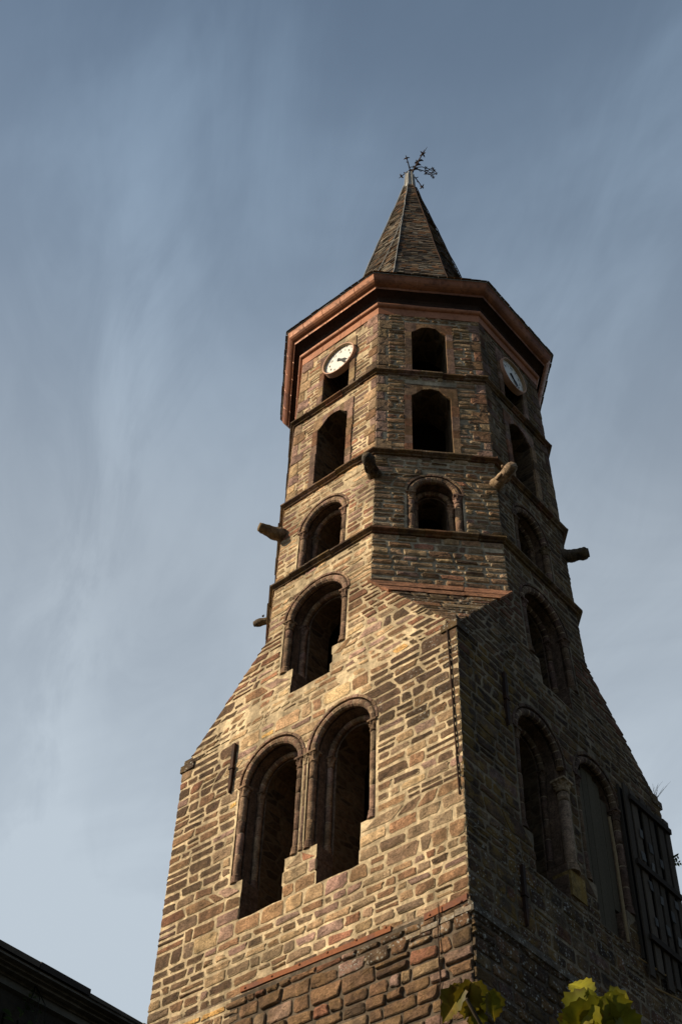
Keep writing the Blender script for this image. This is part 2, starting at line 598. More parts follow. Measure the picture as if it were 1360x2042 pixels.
def add_stone(mb, face, q, h, col, aux, jit=0.010, smear=0.0, mat=1, rnd=0.2):
    """q: four (u,z) corners bl, br, tr, tl"""
    c = [Vector((p[0], p[1], 0)) for p in q]
    cen = (c[0] + c[1] + c[2] + c[3]) / 4
    L = ((c[1] - c[0]).length + (c[2] - c[3]).length) / 2
    H = ((c[3] - c[0]).length + (c[2] - c[1]).length) / 2
    if L < 0.05 or H < 0.04:
        return
    r = min(L, H) * rnd
    pts = []
    for i in range(4):
        p, a, b = c[i], c[i - 1], c[(i + 1) % 4]
        da, db = (a - p), (b - p)
        rr = r * RND.uniform(0.2, 1.3)
        pa = p + da.normalized() * min(rr, da.length * 0.45)
        pb = p + db.normalized() * min(rr, db.length * 0.45)
        pm = p * 0.3 + (pa + pb) * 0.35
        pts += [pa, pm, pb]
        long_edge = db.length
        k = 2 if long_edge > 0.3 else 1
        for j in range(1, k + 1):
            f = j / (k + 1)
            e0 = pb
            e1 = b + (p - b).normalized() * min(r, db.length * 0.45)
            pts.append(e0 + (e1 - e0) * f)
    n = len(pts)
    out = []
    for p in pts:
        out.append(p + Vector((RND.gauss(0, jit), RND.gauss(0, jit * 0.75), 0)))
    ins = min(0.022, H * 0.2)
    s1 = Vector((1 - 2 * ins / L, 1 - 2 * ins / H, 0))
    vs, ax, fs = [], [], []
    tilt = (RND.gauss(0, 0.12), RND.gauss(0, 0.12))
    for ring, (fu, fz, hh, ev) in enumerate(((1, 1, -0.02, 0.0), (1 - (1 - s1.x) * .35, 1 - (1 - s1.y) * .35, h * 0.6, 0.25),
                                             (s1.x, s1.y, h, 0.75), (s1.x * 0.55, s1.y * 0.5, h * 1.12, 1.0))):
        for p in out:
            d = p - cen
            u, z = cen.x + d.x * fu, cen.y + d.y * fz
            hv = hh
            if ring >= 1:
                hv = hh * (1 + tilt[0] * d.x / L * 2 + tilt[1] * d.y / H * 2) + (RND.gauss(0, 0.0022) if ring > 1 else 0)
            vs.append(face.P(u, z, -hv))
            ax.append((ev - smear, aux[0], aux[1]))
    vs.append(face.P(cen.x, cen.y, -h * 1.15))
    ax.append((1.0 - smear, aux[0], aux[1]))
    for k in range(3):
        for i in range(n):
            a, b = k * n + i, k * n + (i + 1) % n
            fs.append((a, b, b + n, a + n))
    for i in range(n):
        fs.append((3 * n + i, 3 * n + (i + 1) % n, 4 * n))
    mb.add(vs, fs, mat=mat, col=col, aux=ax)


def lay(mb, face, outer, holes, z0, z1, hm, lm, style, gap=0.036, mat=1, snaps=()):
    """courses of rubble between z0 and z1; style(u, z, at_end) gives colour, height, marks, smear"""
    z = z0
    rowi = 0
    while z < z1 - 0.05:
        h = hm * RND.uniform(0.72, 1.3)
        if z + h > z1 - 0.09:
            h = z1 - z
        for sn in snaps:
            if z + 0.06 < sn < z + h + 0.08:
                h = sn - z
        lo, hi, mid = z + 0.004, z + h - 0.004, z + h / 2
        a, m, b = (intervals(outer, holes, q) for q in (lo, mid, hi))
        if len(a) == len(m) == len(b):
            spans = [(x[0], x[1], y[1], y[0]) for x, y in zip(a, b)]
        else:
            spans = [(x[0], x[1], x[1], x[0]) for x in inter(inter(a, m), b)]
        for (ul0, ur0, ur1, ul1) in spans:
            Lw = (ur0 + ur1 - ul0 - ul1) / 2
            if Lw < 0.07:
                continue
            cuts = [0.0]
            acc = 0
            while True:
                step = lm * RND.uniform(0.5, 1.65) * (0.75 + 0.25 * h / hm)
                if acc + step > Lw - 0.35 * lm:
                    break
                acc += step
                cuts.append(acc / Lw)
            cuts.append(1.0)
            for i in range(len(cuts) - 1):
                s0 = 0 if i == 0 else RND.gauss(0, 0.012) / Lw
                s1 = 0 if i == len(cuts) - 2 else RND.gauss(0, 0.012) / Lw
                f0, f1 = cuts[i], cuts[i + 1]
                x0b, x1b = ul0 + (ur0 - ul0) * (f0 + s0), ul0 + (ur0 - ul0) * (f1 + s1)
                x0t, x1t = ul1 + (ur1 - ul1) * (f0 - s0), ul1 + (ur1 - ul1) * (f1 - s1)
                end0, end1 = i == 0, i == len(cuts) - 2
                g = gap * RND.uniform(0.6, 1.35)
                gl = -RND.uniform(0.0, 0.016) if end0 else g / 2
                gr = -RND.uniform(0.0, 0.016) if end1 else g / 2
                # two thin stones instead of one now and then
                subs = [(0.0, 1.0)]
                if h > hm * 0.95 and RND.random() < 0.16:
                    q = RND.uniform(0.4, 0.6)
                    subs = [(0.0, q), (q, 1.0)]
                for (ta, tb) in subs:
                    zb_, zt_ = z + h * ta + g / 2, z + h * tb - g / 2
                    wob = RND.gauss(0, 0.006)
                    quad = [(x0b + (x0t - x0b) * ta + gl, zb_ + wob), (x1b + (x1t - x1b) * ta - gr, zb_ - wob),
                            (x1b + (x1t - x1b) * tb - gr, zt_ + RND.gauss(0, 0.006)), (x0b + (x0t - x0b) * tb + gl, zt_ + RND.gauss(0, 0.006))]
                    if RND.random() < 0.05:
                        dz = (zt_ - zb_) * 0.25
                        quad[2] = (quad[2][0], quad[2][1] - dz)
                    st = style((x0b + x1b) / 2, mid, end0 or end1)
                    if st is None:
                        continue
                    col, hh, aux, smear = st
                    add_stone(mb, face, quad, hh, col, aux, smear=smear, mat=mat, jit=RND.uniform(0.004, 0.011))
        z += h
        rowi += 1


def sheet(mb, face, outer, holes, mat=0, flip=False):
    """flat wall sheet with openings"""
    pts, edges = [], []
    for poly in [outer] + holes:
        o = len(pts)
        pts += [Vector(p) for p in poly]
        edges += [(o + i, o + (i + 1) % len(poly)) for i in range(len(poly))]
    r = delaunay_2d_cdt(pts, edges, [], 1, 1e-5)
    vs = [face.P(p[0], p[1]) for p in r[0]]
    fs = []
    for f in r[2]:
        a, b, c = (r[0][i] for i in f[:3])
        mu, mz = (a[0] + b[0] + c[0]) / 3, (a[1] + b[1] + c[1]) / 3
        if any(sum(x > mu for x in crossings(h, mz)) % 2 for h in holes):
            continue
        ccw = (b[0] - a[0]) * (c[1] - a[1]) - (b[1] - a[1]) * (c[0] - a[0]) > 0
        fs.append(tuple(f) if ccw else tuple(reversed(f)))
    mb.add(vs, fs, mat=mat)


def arch(c, w_, spring, zb, w2, sill, rise=1.0, n=22, jag=None):
    p = [(c - w2, sill)]
    if jag:
        for k, (a, b, _) in enumerate(jag):
            f0, f1 = k / len(jag), (k + 1) / len(jag)
            p += [(c - w2 + a, sill + (zb - sill) * (f0 + 0.02)), (c - w2 + a, sill + (zb - sill) * (f1 - 0.02))]
    p += [(c - w2, zb), (c - w_, zb), (c - w_, spring)]
    for i in range(1, n):
        t = math.pi * (1 - i / n)
        p.append((c + w_ * math.cos(t), spring + w_ * rise * math.sin(t)))
    p += [(c + w_, spring), (c + w_, zb), (c + w2, zb)]
    if jag:
        for k in range(len(jag) - 1, -1, -1):
            b = jag[k][1]
            f0, f1 = k / len(jag), (k + 1) / len(jag)
            p += [(c + w2 + b, sill + (zb - sill) * (f1 - 0.02)), (c + w2 + b, sill + (zb - sill) * (f0 + 0.02))]
    p.append((c + w2, sill))
    if jag:
        m = len(jag)
        for k in range(m):
            p.append((c + w2 - 2 * w2 * (k + 0.8) / (m + 1), sill + jag[k][2]))
    return p


def reveal(mb, face, steps, mat=0, col=(0.16, 0.11, 0.08), jit=0.0):
    """steps: list of (outline, depth), outlines with matching points"""
    for (o0, d0), (o1, d1) in zip(steps[:-1], steps[1:]):
        n = len(o0)
        vs = [face.P(u, z, d0) for u, z in o0] + [face.P(u, z, d1) for u, z in o1]
        fs = [(i, i + n, (i + 1) % n + n, (i + 1) % n) for i in range(n)]
        mb.add(vs, fs, mat=mat, col=col)


def inflate(poly, d):
    n = len(poly)
    area = sum(poly[i][0] * poly[(i + 1) % n][1] - poly[(i + 1) % n][0] * poly[i][1] for i in range(n))
    s = 1 if area > 0 else -1
    r = []
    for i in range(n):
        a, b, c = poly[i - 1], poly[i], poly[(i + 1) % n]
        e0 = Vector((b[0] - a[0], b[1] - a[1]))
        e1 = Vector((c[0] - b[0], c[1] - b[1]))
        if e0.length < 1e-6 or e1.length < 1e-6:
            r.append(b)
            continue
        n0 = Vector((e0.y, -e0.x)).normalized() * s
        n1 = Vector((e1.y, -e1.x)).normalized() * s
        m = n0 + n1
        if m.length < 1e-3:
            r.append(b)
            continue
        m.normalize()
        k = min(d / max(m.dot(n0), 0.4), 2 * d)
        r.append((b[0] + m.x * k, b[1] + m.y * k))
    return r


DRUM = [(0.25, 0.165, 0.10), (0.22, 0.14, 0.095), (0.28, 0.195, 0.12), (0.19, 0.12, 0.08), (0.24, 0.155, 0.115)]


def column(face, c, dep, z0, z1, r, parent, base=True, cap=True, pale=0.0, drum=0.36):
    """a round shaft in drums, with its moulded base and carved capital"""
    def kcol(k=1.0):
        k *= 0.55 if face is FB and pale < 0.1 else 1.0  # shafts on the right-hand face coloured darker to imitate shade
        q = RND.choice(DRUM)
        return shade([x * (1 - pale) + pale * y for x, y in zip(q, (0.36, 0.29, 0.20))], 0.16, k)
    ctr = face.P(c, (z0 + z1) / 2, dep)

    def at(z):
        p = face.P(c, z, dep)
        return p
    sh = MB()
    zb_, zt_ = z0 + (0.17 if base else 0.0), z1 - (0.24 if cap else 0.0)
    path, rad, cols = [], [], []
    z = zb_
    while z < zt_ - 0.02:
        hh = drum * RND.uniform(0.7, 1.3)
        ze = min(z + hh, zt_)
        if zt_ - ze < 0.12:
            ze = zt_
        cl = kcol()
        rr = r * RND.uniform(0.96, 1.03)
        off = Vector((RND.gauss(0, 0.003), RND.gauss(0, 0.003), 0))
        for zz_, k in ((z + 0.002, 0.93), (z + 0.014, 1.0), ((z + ze) / 2, 1.01), (ze - 0.014, 1.0), (ze - 0.002, 0.93)):
            path.append(at(zz_) + off)
            rad.append(rr * k)
            cols.append(cl if k > 0.95 else (0.34, 0.27, 0.18))
        z = ze
    sh.tube(path, rad, n=12, cols=cols, aux=(1, 0, 0))
    sh.build('column_shaft', M_DRESS, parent, smooth=True)
    if base:
        b = MB()
        cl = kcol(0.9)
        b.tube([at(z0 + q) for q in (0, 0.05, 0.055, 0.085, 0.09, 0.115, 0.135, 0.155, 0.17)],
               [r * q for q in (1.4, 1.4, 1.25, 1.3, 1.15, 1.16, 1.25, 1.15, 1.02)], n=12, col=cl)
        b.build('column_base', M_DRESS, parent, smooth=False)
    if cap:
        k = MB()
        cl = kcol(1.0)
        n, rows = 18, ((0, 1.0, 0), (0.015, 1.18, 0), (0.035, 1.18, 0), (0.045, 1.02, 0), (0.08, 1.08, .08), (0.12, 1.22, .18), (0.15, 1.3, .26), (0.165, 1.18, .1), (0.19, 1.38, .22), (0.2, 1.25, 0))
        vs = []
        for (dz, kr, am) in rows:
            p = at(zt_ + dz)
            for i in range(n):
                t = 2 * math.pi * i / n
                rr = r * kr * (1 + am * math.cos(6 * t + (1.5 if dz > 0.13 else 0)) + RND.gauss(0, 0.02))
                vs.append(p + face.t * (rr * math.cos(t)) + face.n * (rr * math.sin(t)))
        fs = [(a * n + i, a * n + (i + 1) % n, (a + 1) * n + (i + 1) % n, (a + 1) * n + i) for a in range(len(rows) - 1) for i in range(n)]
        k.add(vs, fs, col=cl)
        ra = r * 1.36
        zt = zt_ + 0.2
        k.box(face.P(c - ra, zt, dep + ra), face.t * (2 * ra), face.n * (2 * ra), (0, 0, z1 - zt), col=tuple(x * 0.95 for x in cl))
        k.build('column_capital', M_DRESS, parent, smooth=False)


def arch_roll(mb, face, c, w_, spring, rise, dep, r, nst=13, dark=1.0):
    path, rad, cols = [], [], []
    for s in range(nst):
        cl = shade(RND.choice(DRUM), 0.2, dark * (0.5 if face is FB else 1.0))  # roll colours halved on the right-hand face, painted shade
        rr = r * RND.uniform(0.95, 1.05)
        a0, a1 = s / nst, (s + 1) / nst
        for f, k in ((0.02, 0.92), (0.12, 1.0), (0.5, 1.0), (0.88, 1.0), (0.98, 0.92)):
            t = math.pi * (1 - (a0 + (a1 - a0) * f))
            path.append(face.P(c + w_ * math.cos(t), spring + w_ * rise * math.sin(t), dep))
            rad.append(rr * k)
            cols.append(cl if k > 0.95 else (0.36, 0.28, 0.19))
    mb.tube(path, rad, n=10, cols=cols, aux=(1, 0.1, 0))


def hood(mb, face, c, w_, spring, rise, width, proud, nst=17):
    """thin projecting ring of voussoirs round an arch"""
    for s in range(nst):
        cl = shade(RND.choice(DRUM), 0.22, 0.5 if face is FB else 1.05)  # voussoirs of the shaded face get its shade in their colour
        vs = []
        m = 3
        wv = width * RND.uniform(0.85, 1.2)
        pr = proud * RND.uniform(0.7, 1.2)
        for j in range(m + 1):
            t = math.pi * (1 - (s + 0.04 + 0.92 * j / m) / nst)
            for (q, dp) in ((w_, 0.03), (w_, -pr), (w_ + wv, -pr), (w_ + wv, 0.03)):
                vs.append(face.P(c + q * math.cos(t), spring + (q * rise if rise < 1 else q) * math.sin(t), dp))
        fs = []
        for j in range(m):
            for k in range(4):
                a, b = j * 4 + k, j * 4 + (k + 1) % 4
                fs.append((a, b, b + 4, a + 4))
        fs += [(0, 1, 2, 3), (m * 4 + 3, m * 4 + 2, m * 4 + 1, m * 4)]
        mb.add(vs, fs, col=cl, aux=(0.6, 0.2, 0))


def arched_window(face, c, w0, w1, w2, spring, zb, sill, rise, parent, deep=0.95, r0=0.07, r1=0.055, name='arched_window',
                  cols=(1, 1, 1, 1), inner_dep=0.36, zbs=None, pale=(0, 0, 0, 0)):
    """two-order round-headed opening: reveal orders, hood, rolls and nook shafts. Returns its hole outline"""
    jag = None
    if zb - sill > 0.2:
        jag = [(RND.gauss(0, 0.011), RND.gauss(0, 0.014), RND.gauss(0, 0.012)) for _ in range(3)]
    H0 = arch(c, w0, spring, zb, w2, sill, rise, jag=jag)
    H1 = arch(c, w1, spring, zb, w2, sill, rise, jag=jag)
    H2 = arch(c, w2, spring, zb, w2, sill, rise, jag=jag)
    mb = MB()
    reveal(mb, face, [(H0, 0.0), (H0, 0.13)], col=(0.15, 0.10, 0.07))
    reveal(mb, face, [(H0, 0.13), (H1, 0.13), (H1, inner_dep), (H2, inner_dep)], col=(0.14, 0.095, 0.065))
    reveal(mb, face, [(H2, inner_dep), (H2, deep)], mat=1)
    hood(mb, face, c, w0, spring, rise, 0.05, 0.018)
    arch_roll(mb, face, c, w0 - r0 * 1.15, spring, rise, 0.055, r0)
    arch_roll(mb, face, c, w1 - r1 * 1.05, spring, rise, inner_dep - r1 * 0.9, r1, 11)
    win = mb.build(name, [M_DRESS, M_INNER], parent)
    LOC[win.name] = LOC[parent.name]
    zbs = zbs or (zb, zb, zb, zb)
    for k, (u, dp, r) in enumerate(((c - w0 + r0 * 1.15, 0.055, r0), (c + w0 - r0 * 1.15, 0.055, r0),
                                    (c - w1 + r1 * 1.05, inner_dep - r1 * 0.9, r1), (c + w1 - r1 * 1.05, inner_dep - r1 * 0.9, r1))):
        if cols[k]:
            column(face, u, dp, zbs[k], spring, r, win, pale=pale[k])
    win_hole = arch(c, w0 + 0.055, spring, zb - 0.01, w2 + 0.012, sill, rise)
    return H0, win, win_hole


def rect_window(face, c, hw, z0, zs, zt, parent, surround=0.15, name='square_window'):
    """opening with a shouldered head and a dressed surround"""
    H = [(c - hw, z0), (c - hw, zs), (c - hw * 0.72, zs + (zt - zs) * 0.35), (c - hw * 0.42, zs + (zt - zs) * 0.85), (c, zt),
         (c + hw * 0.42, zs + (zt - zs) * 0.85), (c + hw * 0.72, zs + (zt - zs) * 0.35), (c + hw, zs), (c + hw, z0)]
    mb = MB()
    reveal(mb, face, [(H, 0.0), (H, 0.95)], mat=1)
    for sgn in (-1, 1):
        z = z0
        while z < zs - 0.02:
            h = min(RND.uniform(0.26, 0.5), zs - z)
            if zs - z - h < 0.15:
                h = zs - z
            wv = surround * RND.uniform(0.95, 1.12)
            ua = c + sgn * hw
            cl = pick((2, 0, 1, 5, 2, 2, 0))
            pr = 0.028 * RND.uniform(0.8, 1.3)
            u0, u1 = (ua - wv, ua + 0.002) if sgn < 0 else (ua - 0.002, ua + wv)
            mb.box(face.P(u0, z + 0.006, 0.02), face.t * (u1 - u0), face.n * (pr + 0.02), (0, 0, h - 0.012), col=cl, aux=(0.8, 0, 0.1))
            z += h
    # lintel with the shouldered underside
    top = zt + 0.14
    for k, (a, b) in enumerate(zip(H[1:-2], H[2:-1])):
        cl = pick((2, 0, 1, 5, 2, 1, 0))
        pr = 0.026
        p = [a, b, (b[0], top), (a[0], top)]
        if k == 0:
            p[3] = (a[0] - surround, top)
            p.insert(4, (a[0] - surround, a[1]))
        if k == 5:
            p[2] = (b[0] + surround, top)
            p.insert(2, (b[0] + surround, b[1]))
        n = len(p)
        vs = [face.P(u, z, -pr) for u, z in p] + [face.P(u, z, 0.02) for u, z in p]
        fs = [tuple(range(n))] + [(i, i + n, (i + 1) % n + n, (i + 1) % n) for i in range(n)]
        mb.add(vs, fs, col=cl, aux=(0.8, 0, 0.1))
    o = mb.build(name, [M_DRESS, M_INNER], parent)
    return inflate(H, surround * 0.0), [(c - hw - surround, z0 - 0.01), (c - hw - surround, top), (c + hw + surround, top), (c + hw + surround, z0 - 0.01)], H


# ------------------------------------------------------------------ the setting
gm = MB()
gm.add([(-3000, -3000, 0), (3000, -3000, 0), (3000, 3000, 0), (-3000, 3000, 0)], [(0, 1, 2, 3)])
ground = gm.build('ground', M_GROUND)
ground['kind'] = 'structure'

TW = root('bell_tower', (0, 0, 0), 'tall rubble stone church bell tower changing from square to octagon under a slate spire', 'tower')

# styles of masonry ------------------------------------------------
W_A = (36, 9, 28, 13, 2.5, 17, 2)
W_O = (24, 5, 30, 13, 4, 27, 1)


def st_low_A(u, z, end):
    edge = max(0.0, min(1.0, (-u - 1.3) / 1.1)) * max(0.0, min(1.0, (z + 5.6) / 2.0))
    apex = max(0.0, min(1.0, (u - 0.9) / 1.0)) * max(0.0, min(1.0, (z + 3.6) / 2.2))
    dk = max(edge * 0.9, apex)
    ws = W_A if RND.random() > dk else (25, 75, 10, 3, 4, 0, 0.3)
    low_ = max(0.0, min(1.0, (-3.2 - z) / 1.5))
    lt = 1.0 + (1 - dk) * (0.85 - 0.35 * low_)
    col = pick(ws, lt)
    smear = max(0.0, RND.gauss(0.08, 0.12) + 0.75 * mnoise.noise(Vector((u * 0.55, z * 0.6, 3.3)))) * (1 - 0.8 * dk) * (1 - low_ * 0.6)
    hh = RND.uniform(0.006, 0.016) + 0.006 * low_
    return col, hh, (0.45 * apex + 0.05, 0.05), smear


def st_base_A(u, z, end):
    ws = (50, 12, 14, 10, 14, 5, 1.2) if u > -1.4 else (30, 6, 14, 10, 5, 16, 12)
    lich = 0.8 if (z > -5.62 and u > 1.0) else 0.03
    return pick(ws, 1.0 if u > -1.4 else 1.25), RND.uniform(0.022, 0.05) if u > -1.2 else RND.uniform(0.01, 0.025), (lich, 0.1), 0.05 if u > -1.2 else 0.15


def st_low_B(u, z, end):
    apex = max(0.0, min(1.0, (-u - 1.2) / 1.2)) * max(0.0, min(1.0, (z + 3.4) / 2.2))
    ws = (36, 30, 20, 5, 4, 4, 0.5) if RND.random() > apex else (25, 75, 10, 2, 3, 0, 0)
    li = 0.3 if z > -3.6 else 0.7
    return pick(ws, 0.56), RND.uniform(0.008, 0.02), (li, 0.5 if z < 0 and u < -1 else 0.25), max(0.0, RND.gauss(0.03, 0.08))  # colours lowered for shade, on top of real black weathering


def st_base_B(u, z, end):
    return pick((30, 45, 15, 2, 4, 2, 0), 0.6), RND.uniform(0.015, 0.035), (1.0 if z > -6.3 else 0.55, 0.2), 0.0  # base stones also darkened in colour for the shaded side


def st_mid(dark):  # dark: stone colours lowered to carry the right-hand face's shade
    def f(u, z, end):
        if z < ZB:
            gap_ = 3.2 - (3.2 - T22 * d_oct(ZB)) * z / ZB - abs(u)
            if gap_ < (0.75 if z > 1.35 else 0.42) and z > 1.0:
                col = pick((3, 0, 0, 2, 20, 0, 0), (0.7 if dark else 1.25) if z > 1.2 else 0.75)
                return col, RND.uniform(0.012, 0.02), (0.05, 0.05), -0.1
            if gap_ < 0.35 or (u > 0.9 and RND.random() < 1.1 - gap_):
                return pick((20, 40, 5, 3, 10, 0, 0), 0.7 if dark else 1.0), RND.uniform(0.008, 0.016), (0.3, 0.1), 0.0
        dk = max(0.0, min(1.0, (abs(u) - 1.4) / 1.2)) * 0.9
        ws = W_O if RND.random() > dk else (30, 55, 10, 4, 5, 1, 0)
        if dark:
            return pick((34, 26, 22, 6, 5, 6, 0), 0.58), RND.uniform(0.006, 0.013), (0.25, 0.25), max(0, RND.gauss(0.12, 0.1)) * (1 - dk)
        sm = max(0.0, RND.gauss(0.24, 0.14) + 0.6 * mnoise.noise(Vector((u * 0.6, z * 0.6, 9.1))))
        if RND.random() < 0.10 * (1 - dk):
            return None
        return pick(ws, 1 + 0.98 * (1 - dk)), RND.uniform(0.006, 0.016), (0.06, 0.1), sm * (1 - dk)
    return f


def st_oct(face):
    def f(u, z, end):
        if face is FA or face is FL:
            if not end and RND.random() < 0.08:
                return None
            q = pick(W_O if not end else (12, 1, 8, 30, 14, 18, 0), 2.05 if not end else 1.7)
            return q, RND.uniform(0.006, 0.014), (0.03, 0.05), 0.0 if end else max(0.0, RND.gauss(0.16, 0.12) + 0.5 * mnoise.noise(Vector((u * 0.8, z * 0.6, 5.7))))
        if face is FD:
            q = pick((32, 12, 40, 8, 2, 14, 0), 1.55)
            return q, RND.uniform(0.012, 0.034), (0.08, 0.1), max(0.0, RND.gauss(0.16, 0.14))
        return pick((34, 24, 26, 8, 6, 6, 0), 0.6), RND.uniform(0.006, 0.014), (0.12, 0.25), max(0.0, RND.gauss(0.05, 0.1))  # faces turned from the sun: shade painted in by darker stones
    return f


def st_broach(u, z, end):
    return pick((26, 42, 8, 3, 10, 2, 0), 0.9), RND.uniform(0.012, 0.028), (0.75, 0.15), 0.0


# lower square stage -----------------------------------------------
wa = MB()
tw_h = []
# face A twin
HA1, winA1, LA1 = arched_window(FA, -0.87, 0.745, 0.60, 0.465, -1.17, -3.15, -3.90, 1.0, TW, deep=1.15, name='twin_arch_window', inner_dep=0.40)
HA2, winA2, LA2 = arched_window(FA, 0.745, 0.745, 0.60, 0.45, -1.17, -3.15, -3.90, 1.0, TW, deep=1.15, name='twin_arch_window', inner_dep=0.40)
column(FA, -0.062, 0.03, -3.13, -1.17, 0.045, winA1)
OA = [(-3.2, -5.3), (3.2, -5.3), (3.2, 0), (-3.2, 0)]


def wob(poly, amp=0.018):
    return poly


sheet(wa, FA, OA, [HA1, HA2])
holesA = [LA1, LA2]
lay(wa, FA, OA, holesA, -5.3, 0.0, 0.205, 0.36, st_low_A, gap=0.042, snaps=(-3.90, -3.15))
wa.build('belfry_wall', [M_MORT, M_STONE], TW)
# base stage of A
wb = MB()
OB_ = [(-3.23, -9.6), (3.23, -9.6), (3.23, -5.3), (-3.23, -5.3)]
FA2 = Face(-90, lambda z: 3.23)
FB2 = Face(0, lambda z: 3.27)
sheet(wb, FA2, [(-1.3, -9.6), (3.23, -9.6), (3.23, -5.3), (-1.3, -5.3)], [], 2)
sheet(wb, FA2, [(-3.23, -9.6), (-1.3, -9.6), (-1.3, -5.3), (-3.23, -5.3)], [], 0)
lay(wb, FA2, OB_, [], -9.6, -5.36, 0.235, 0.38, st_base_A, gap=0.03, mat=1)
# sloping weathered top of the thicker base
wb.add([FA2.P(-3.23, -5.3), FA2.P(3.23, -5.3), FA.P(3.2, -5.22), FA.P(-3.2, -5.22)], [(0, 1, 2, 3)], mat=1, col=(0.2, 0.15, 0.1), aux=(0.4, 0.6, 0))
wb.build('base_wall', [M_MORT, M_STONE_D, M_MORT_D], TW)
# lichen crusted ledge at the near corner, running on along the right-hand face
lg = MB()
for k in range(7):
    a = 3.28 - k * 0.30
    b = a - 0.285
    ht = 0.13 - 0.012 * k
    pr = 0.06 - 0.007 * k
    zz0 = -5.56 - 0.012 * k
    vs = [FA2.P(b, zz0, 0.02), FA2.P(a, zz0, 0.02), FA2.P(a, zz0 + 0.02, -pr), FA2.P(b, zz0 + 0.02, -pr),
          FA2.P(b, zz0 + ht, -pr * 0.8), FA2.P(a, zz0 + ht, -pr * 0.8), FA2.P(a, zz0 + ht + 0.05, 0.03), FA2.P(b, zz0 + ht + 0.05, 0.03)]
    lg.add(vs, [(0, 3, 2, 1), (3, 4, 5, 2), (4, 7, 6, 5), (0, 7, 4, 3), (1, 2, 5, 6)], col=(0.24, 0.2, 0.15), aux=(0.9, 1.0, 0.2))
for k in range(15):
    a = -3.28 + k * 0.435
    ht = 0.14
    vs = [FB2.P(a, -5.56, 0.02), FB2.P(a + 0.425, -5.56, 0.02), FB2.P(a + 0.425, -5.54, -0.05), FB2.P(a, -5.54, -0.05),
          FB2.P(a, -5.56 + ht, -0.04), FB2.P(a + 0.425, -5.56 + ht, -0.04), FB2.P(a + 0.425, -5.34, 0.05), FB2.P(a, -5.34, 0.05)]
    lg.add(vs, [(0, 3, 2, 1), (3, 4, 5, 2), (4, 7, 6, 5), (0, 7, 4, 3), (1, 2, 5, 6)], col=(0.1, 0.085, 0.065), aux=(0.9, 1.0, 0.1))  # same ledge, shade put into a darker colour on this face
lg.build('ledge', M_DRESS, TW)

# face B twin
wB = MB()
HB1, winB1, LB1 = arched_window(FB, -0.93, 0.76, 0.61, 0.47, -1.22, -3.22, -3.91, 1.0, TW, deep=1.15, name='twin_arch_window', inner_dep=0.40, cols=(1, 0, 1, 1))
HB2, winB2, LB2 = arched_window(FB, 0.84, 0.72, 0.59, 0.45, -1.10, -3.22, -3.91, 1.0, TW, deep=1.15, name='twin_arch_window', inner_dep=0.40, cols=(1, 1, 0, 0))
column(FB, -0.30, 0.03, -3.35, -1.55, 0.105, winB1, pale=0.4, drum=1.1)
pb = MB()
pb.box(FB.P(-0.45, -3.83, 0.30), FB.t * 0.42, FB.n * 0.34, (0, 0, 0.46), col=(0.22, 0.15, 0.05), aux=(1, 0.2, 0.8))
pb.build('pier_block', M_DRESS, TW)
OBB = [(-3.2, -5.3), (3.2, -5.3), (3.2, 0), (-3.2, 0)]
sheet(wB, FB, OBB, [HB1, HB2])
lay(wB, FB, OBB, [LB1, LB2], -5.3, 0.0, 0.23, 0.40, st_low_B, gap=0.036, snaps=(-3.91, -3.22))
wB.build('belfry_wall', [M_MORT_SHADE, M_STONE_SHADE], TW)
wB2 = MB()
OB2 = [(-3.23, -9.6), (3.2, -9.6), (3.2, -5.36), (-3.23, -5.36)]
sheet(wB2, FB2, OB2, [])
lay(wB2, FB2, OB2, [], -9.6, -5.4, 0.24, 0.42, st_base_B, gap=0.03)
wB2.build('base_wall', [M_MORT_D, M_STONE_D], TW)
# boards closing the right hand arch of that pair
bd = MB()
HBX = arch(0.84, 0.47, -1.10, -3.2, 0.47, -3.95)
for k in range(6):
    wB_ = 1.14 / 6
    u0 = 0.84 - 0.57 + k * wB_
    u1 = u0 + wB_ - 0.006
    ue = max(abs(u0 - 0.84), abs(u1 - 0.84))
    zt = -1.10 + math.sqrt(max(0.0, 0.585 ** 2 - min(ue, 0.58) ** 2))
    zb0 = -3.18 if ue > 0.46 else -3.88
    g_ = RND.uniform(0.085, 0.11)
    dp = 0.17 + RND.uniform(-0.006, 0.006)
    bd.box(FB.P(u0, zb0, dp + 0.03), FB.t * (u1 - u0), FB.n * 0.03, (0, 0, zt - zb0), col=(g_, g_ * 0.86, g_ * 0.62))
bd.build('boarding', M_WOOD, TW)

# unseen sides and the plain foot of the tower
wr = MB()
for ang in (90, 180):
    f = Face(ang, d_oct)
    sheet(wr, f, [(-3.2, -5.3), (3.2, -5.3), (3.2, 0), (-3.2, 0)], [])
    w_b = T22 * d_oct(ZB)
    sheet(wr, f, [(-3.2, 0), (3.2, 0), (w_b, ZB), (-w_b, ZB)], [])
    sheet(wr, f, [(-w_b, ZB), (w_b, ZB), (T22 * d_oct(12.3), 12.3), (-T22 * d_oct(12.3), 12.3)], [])
f = Face(135, d_oct)
sheet(wr, f, [(-w_b, ZB), (w_b, ZB), (T22 * d_oct(12.3), 12.3), (-T22 * d_oct(12.3), 12.3)], [])
for ang in (45, 135, -135):
    f = Face(ang, d_broach)
    sheet(wr, f, [(0.001, 0), (w_b, ZB), (-w_b, ZB), (-0.001, 0)], [])
wr.build('rear_wall', M_MORT_SHADE, TW)
wf = MB()
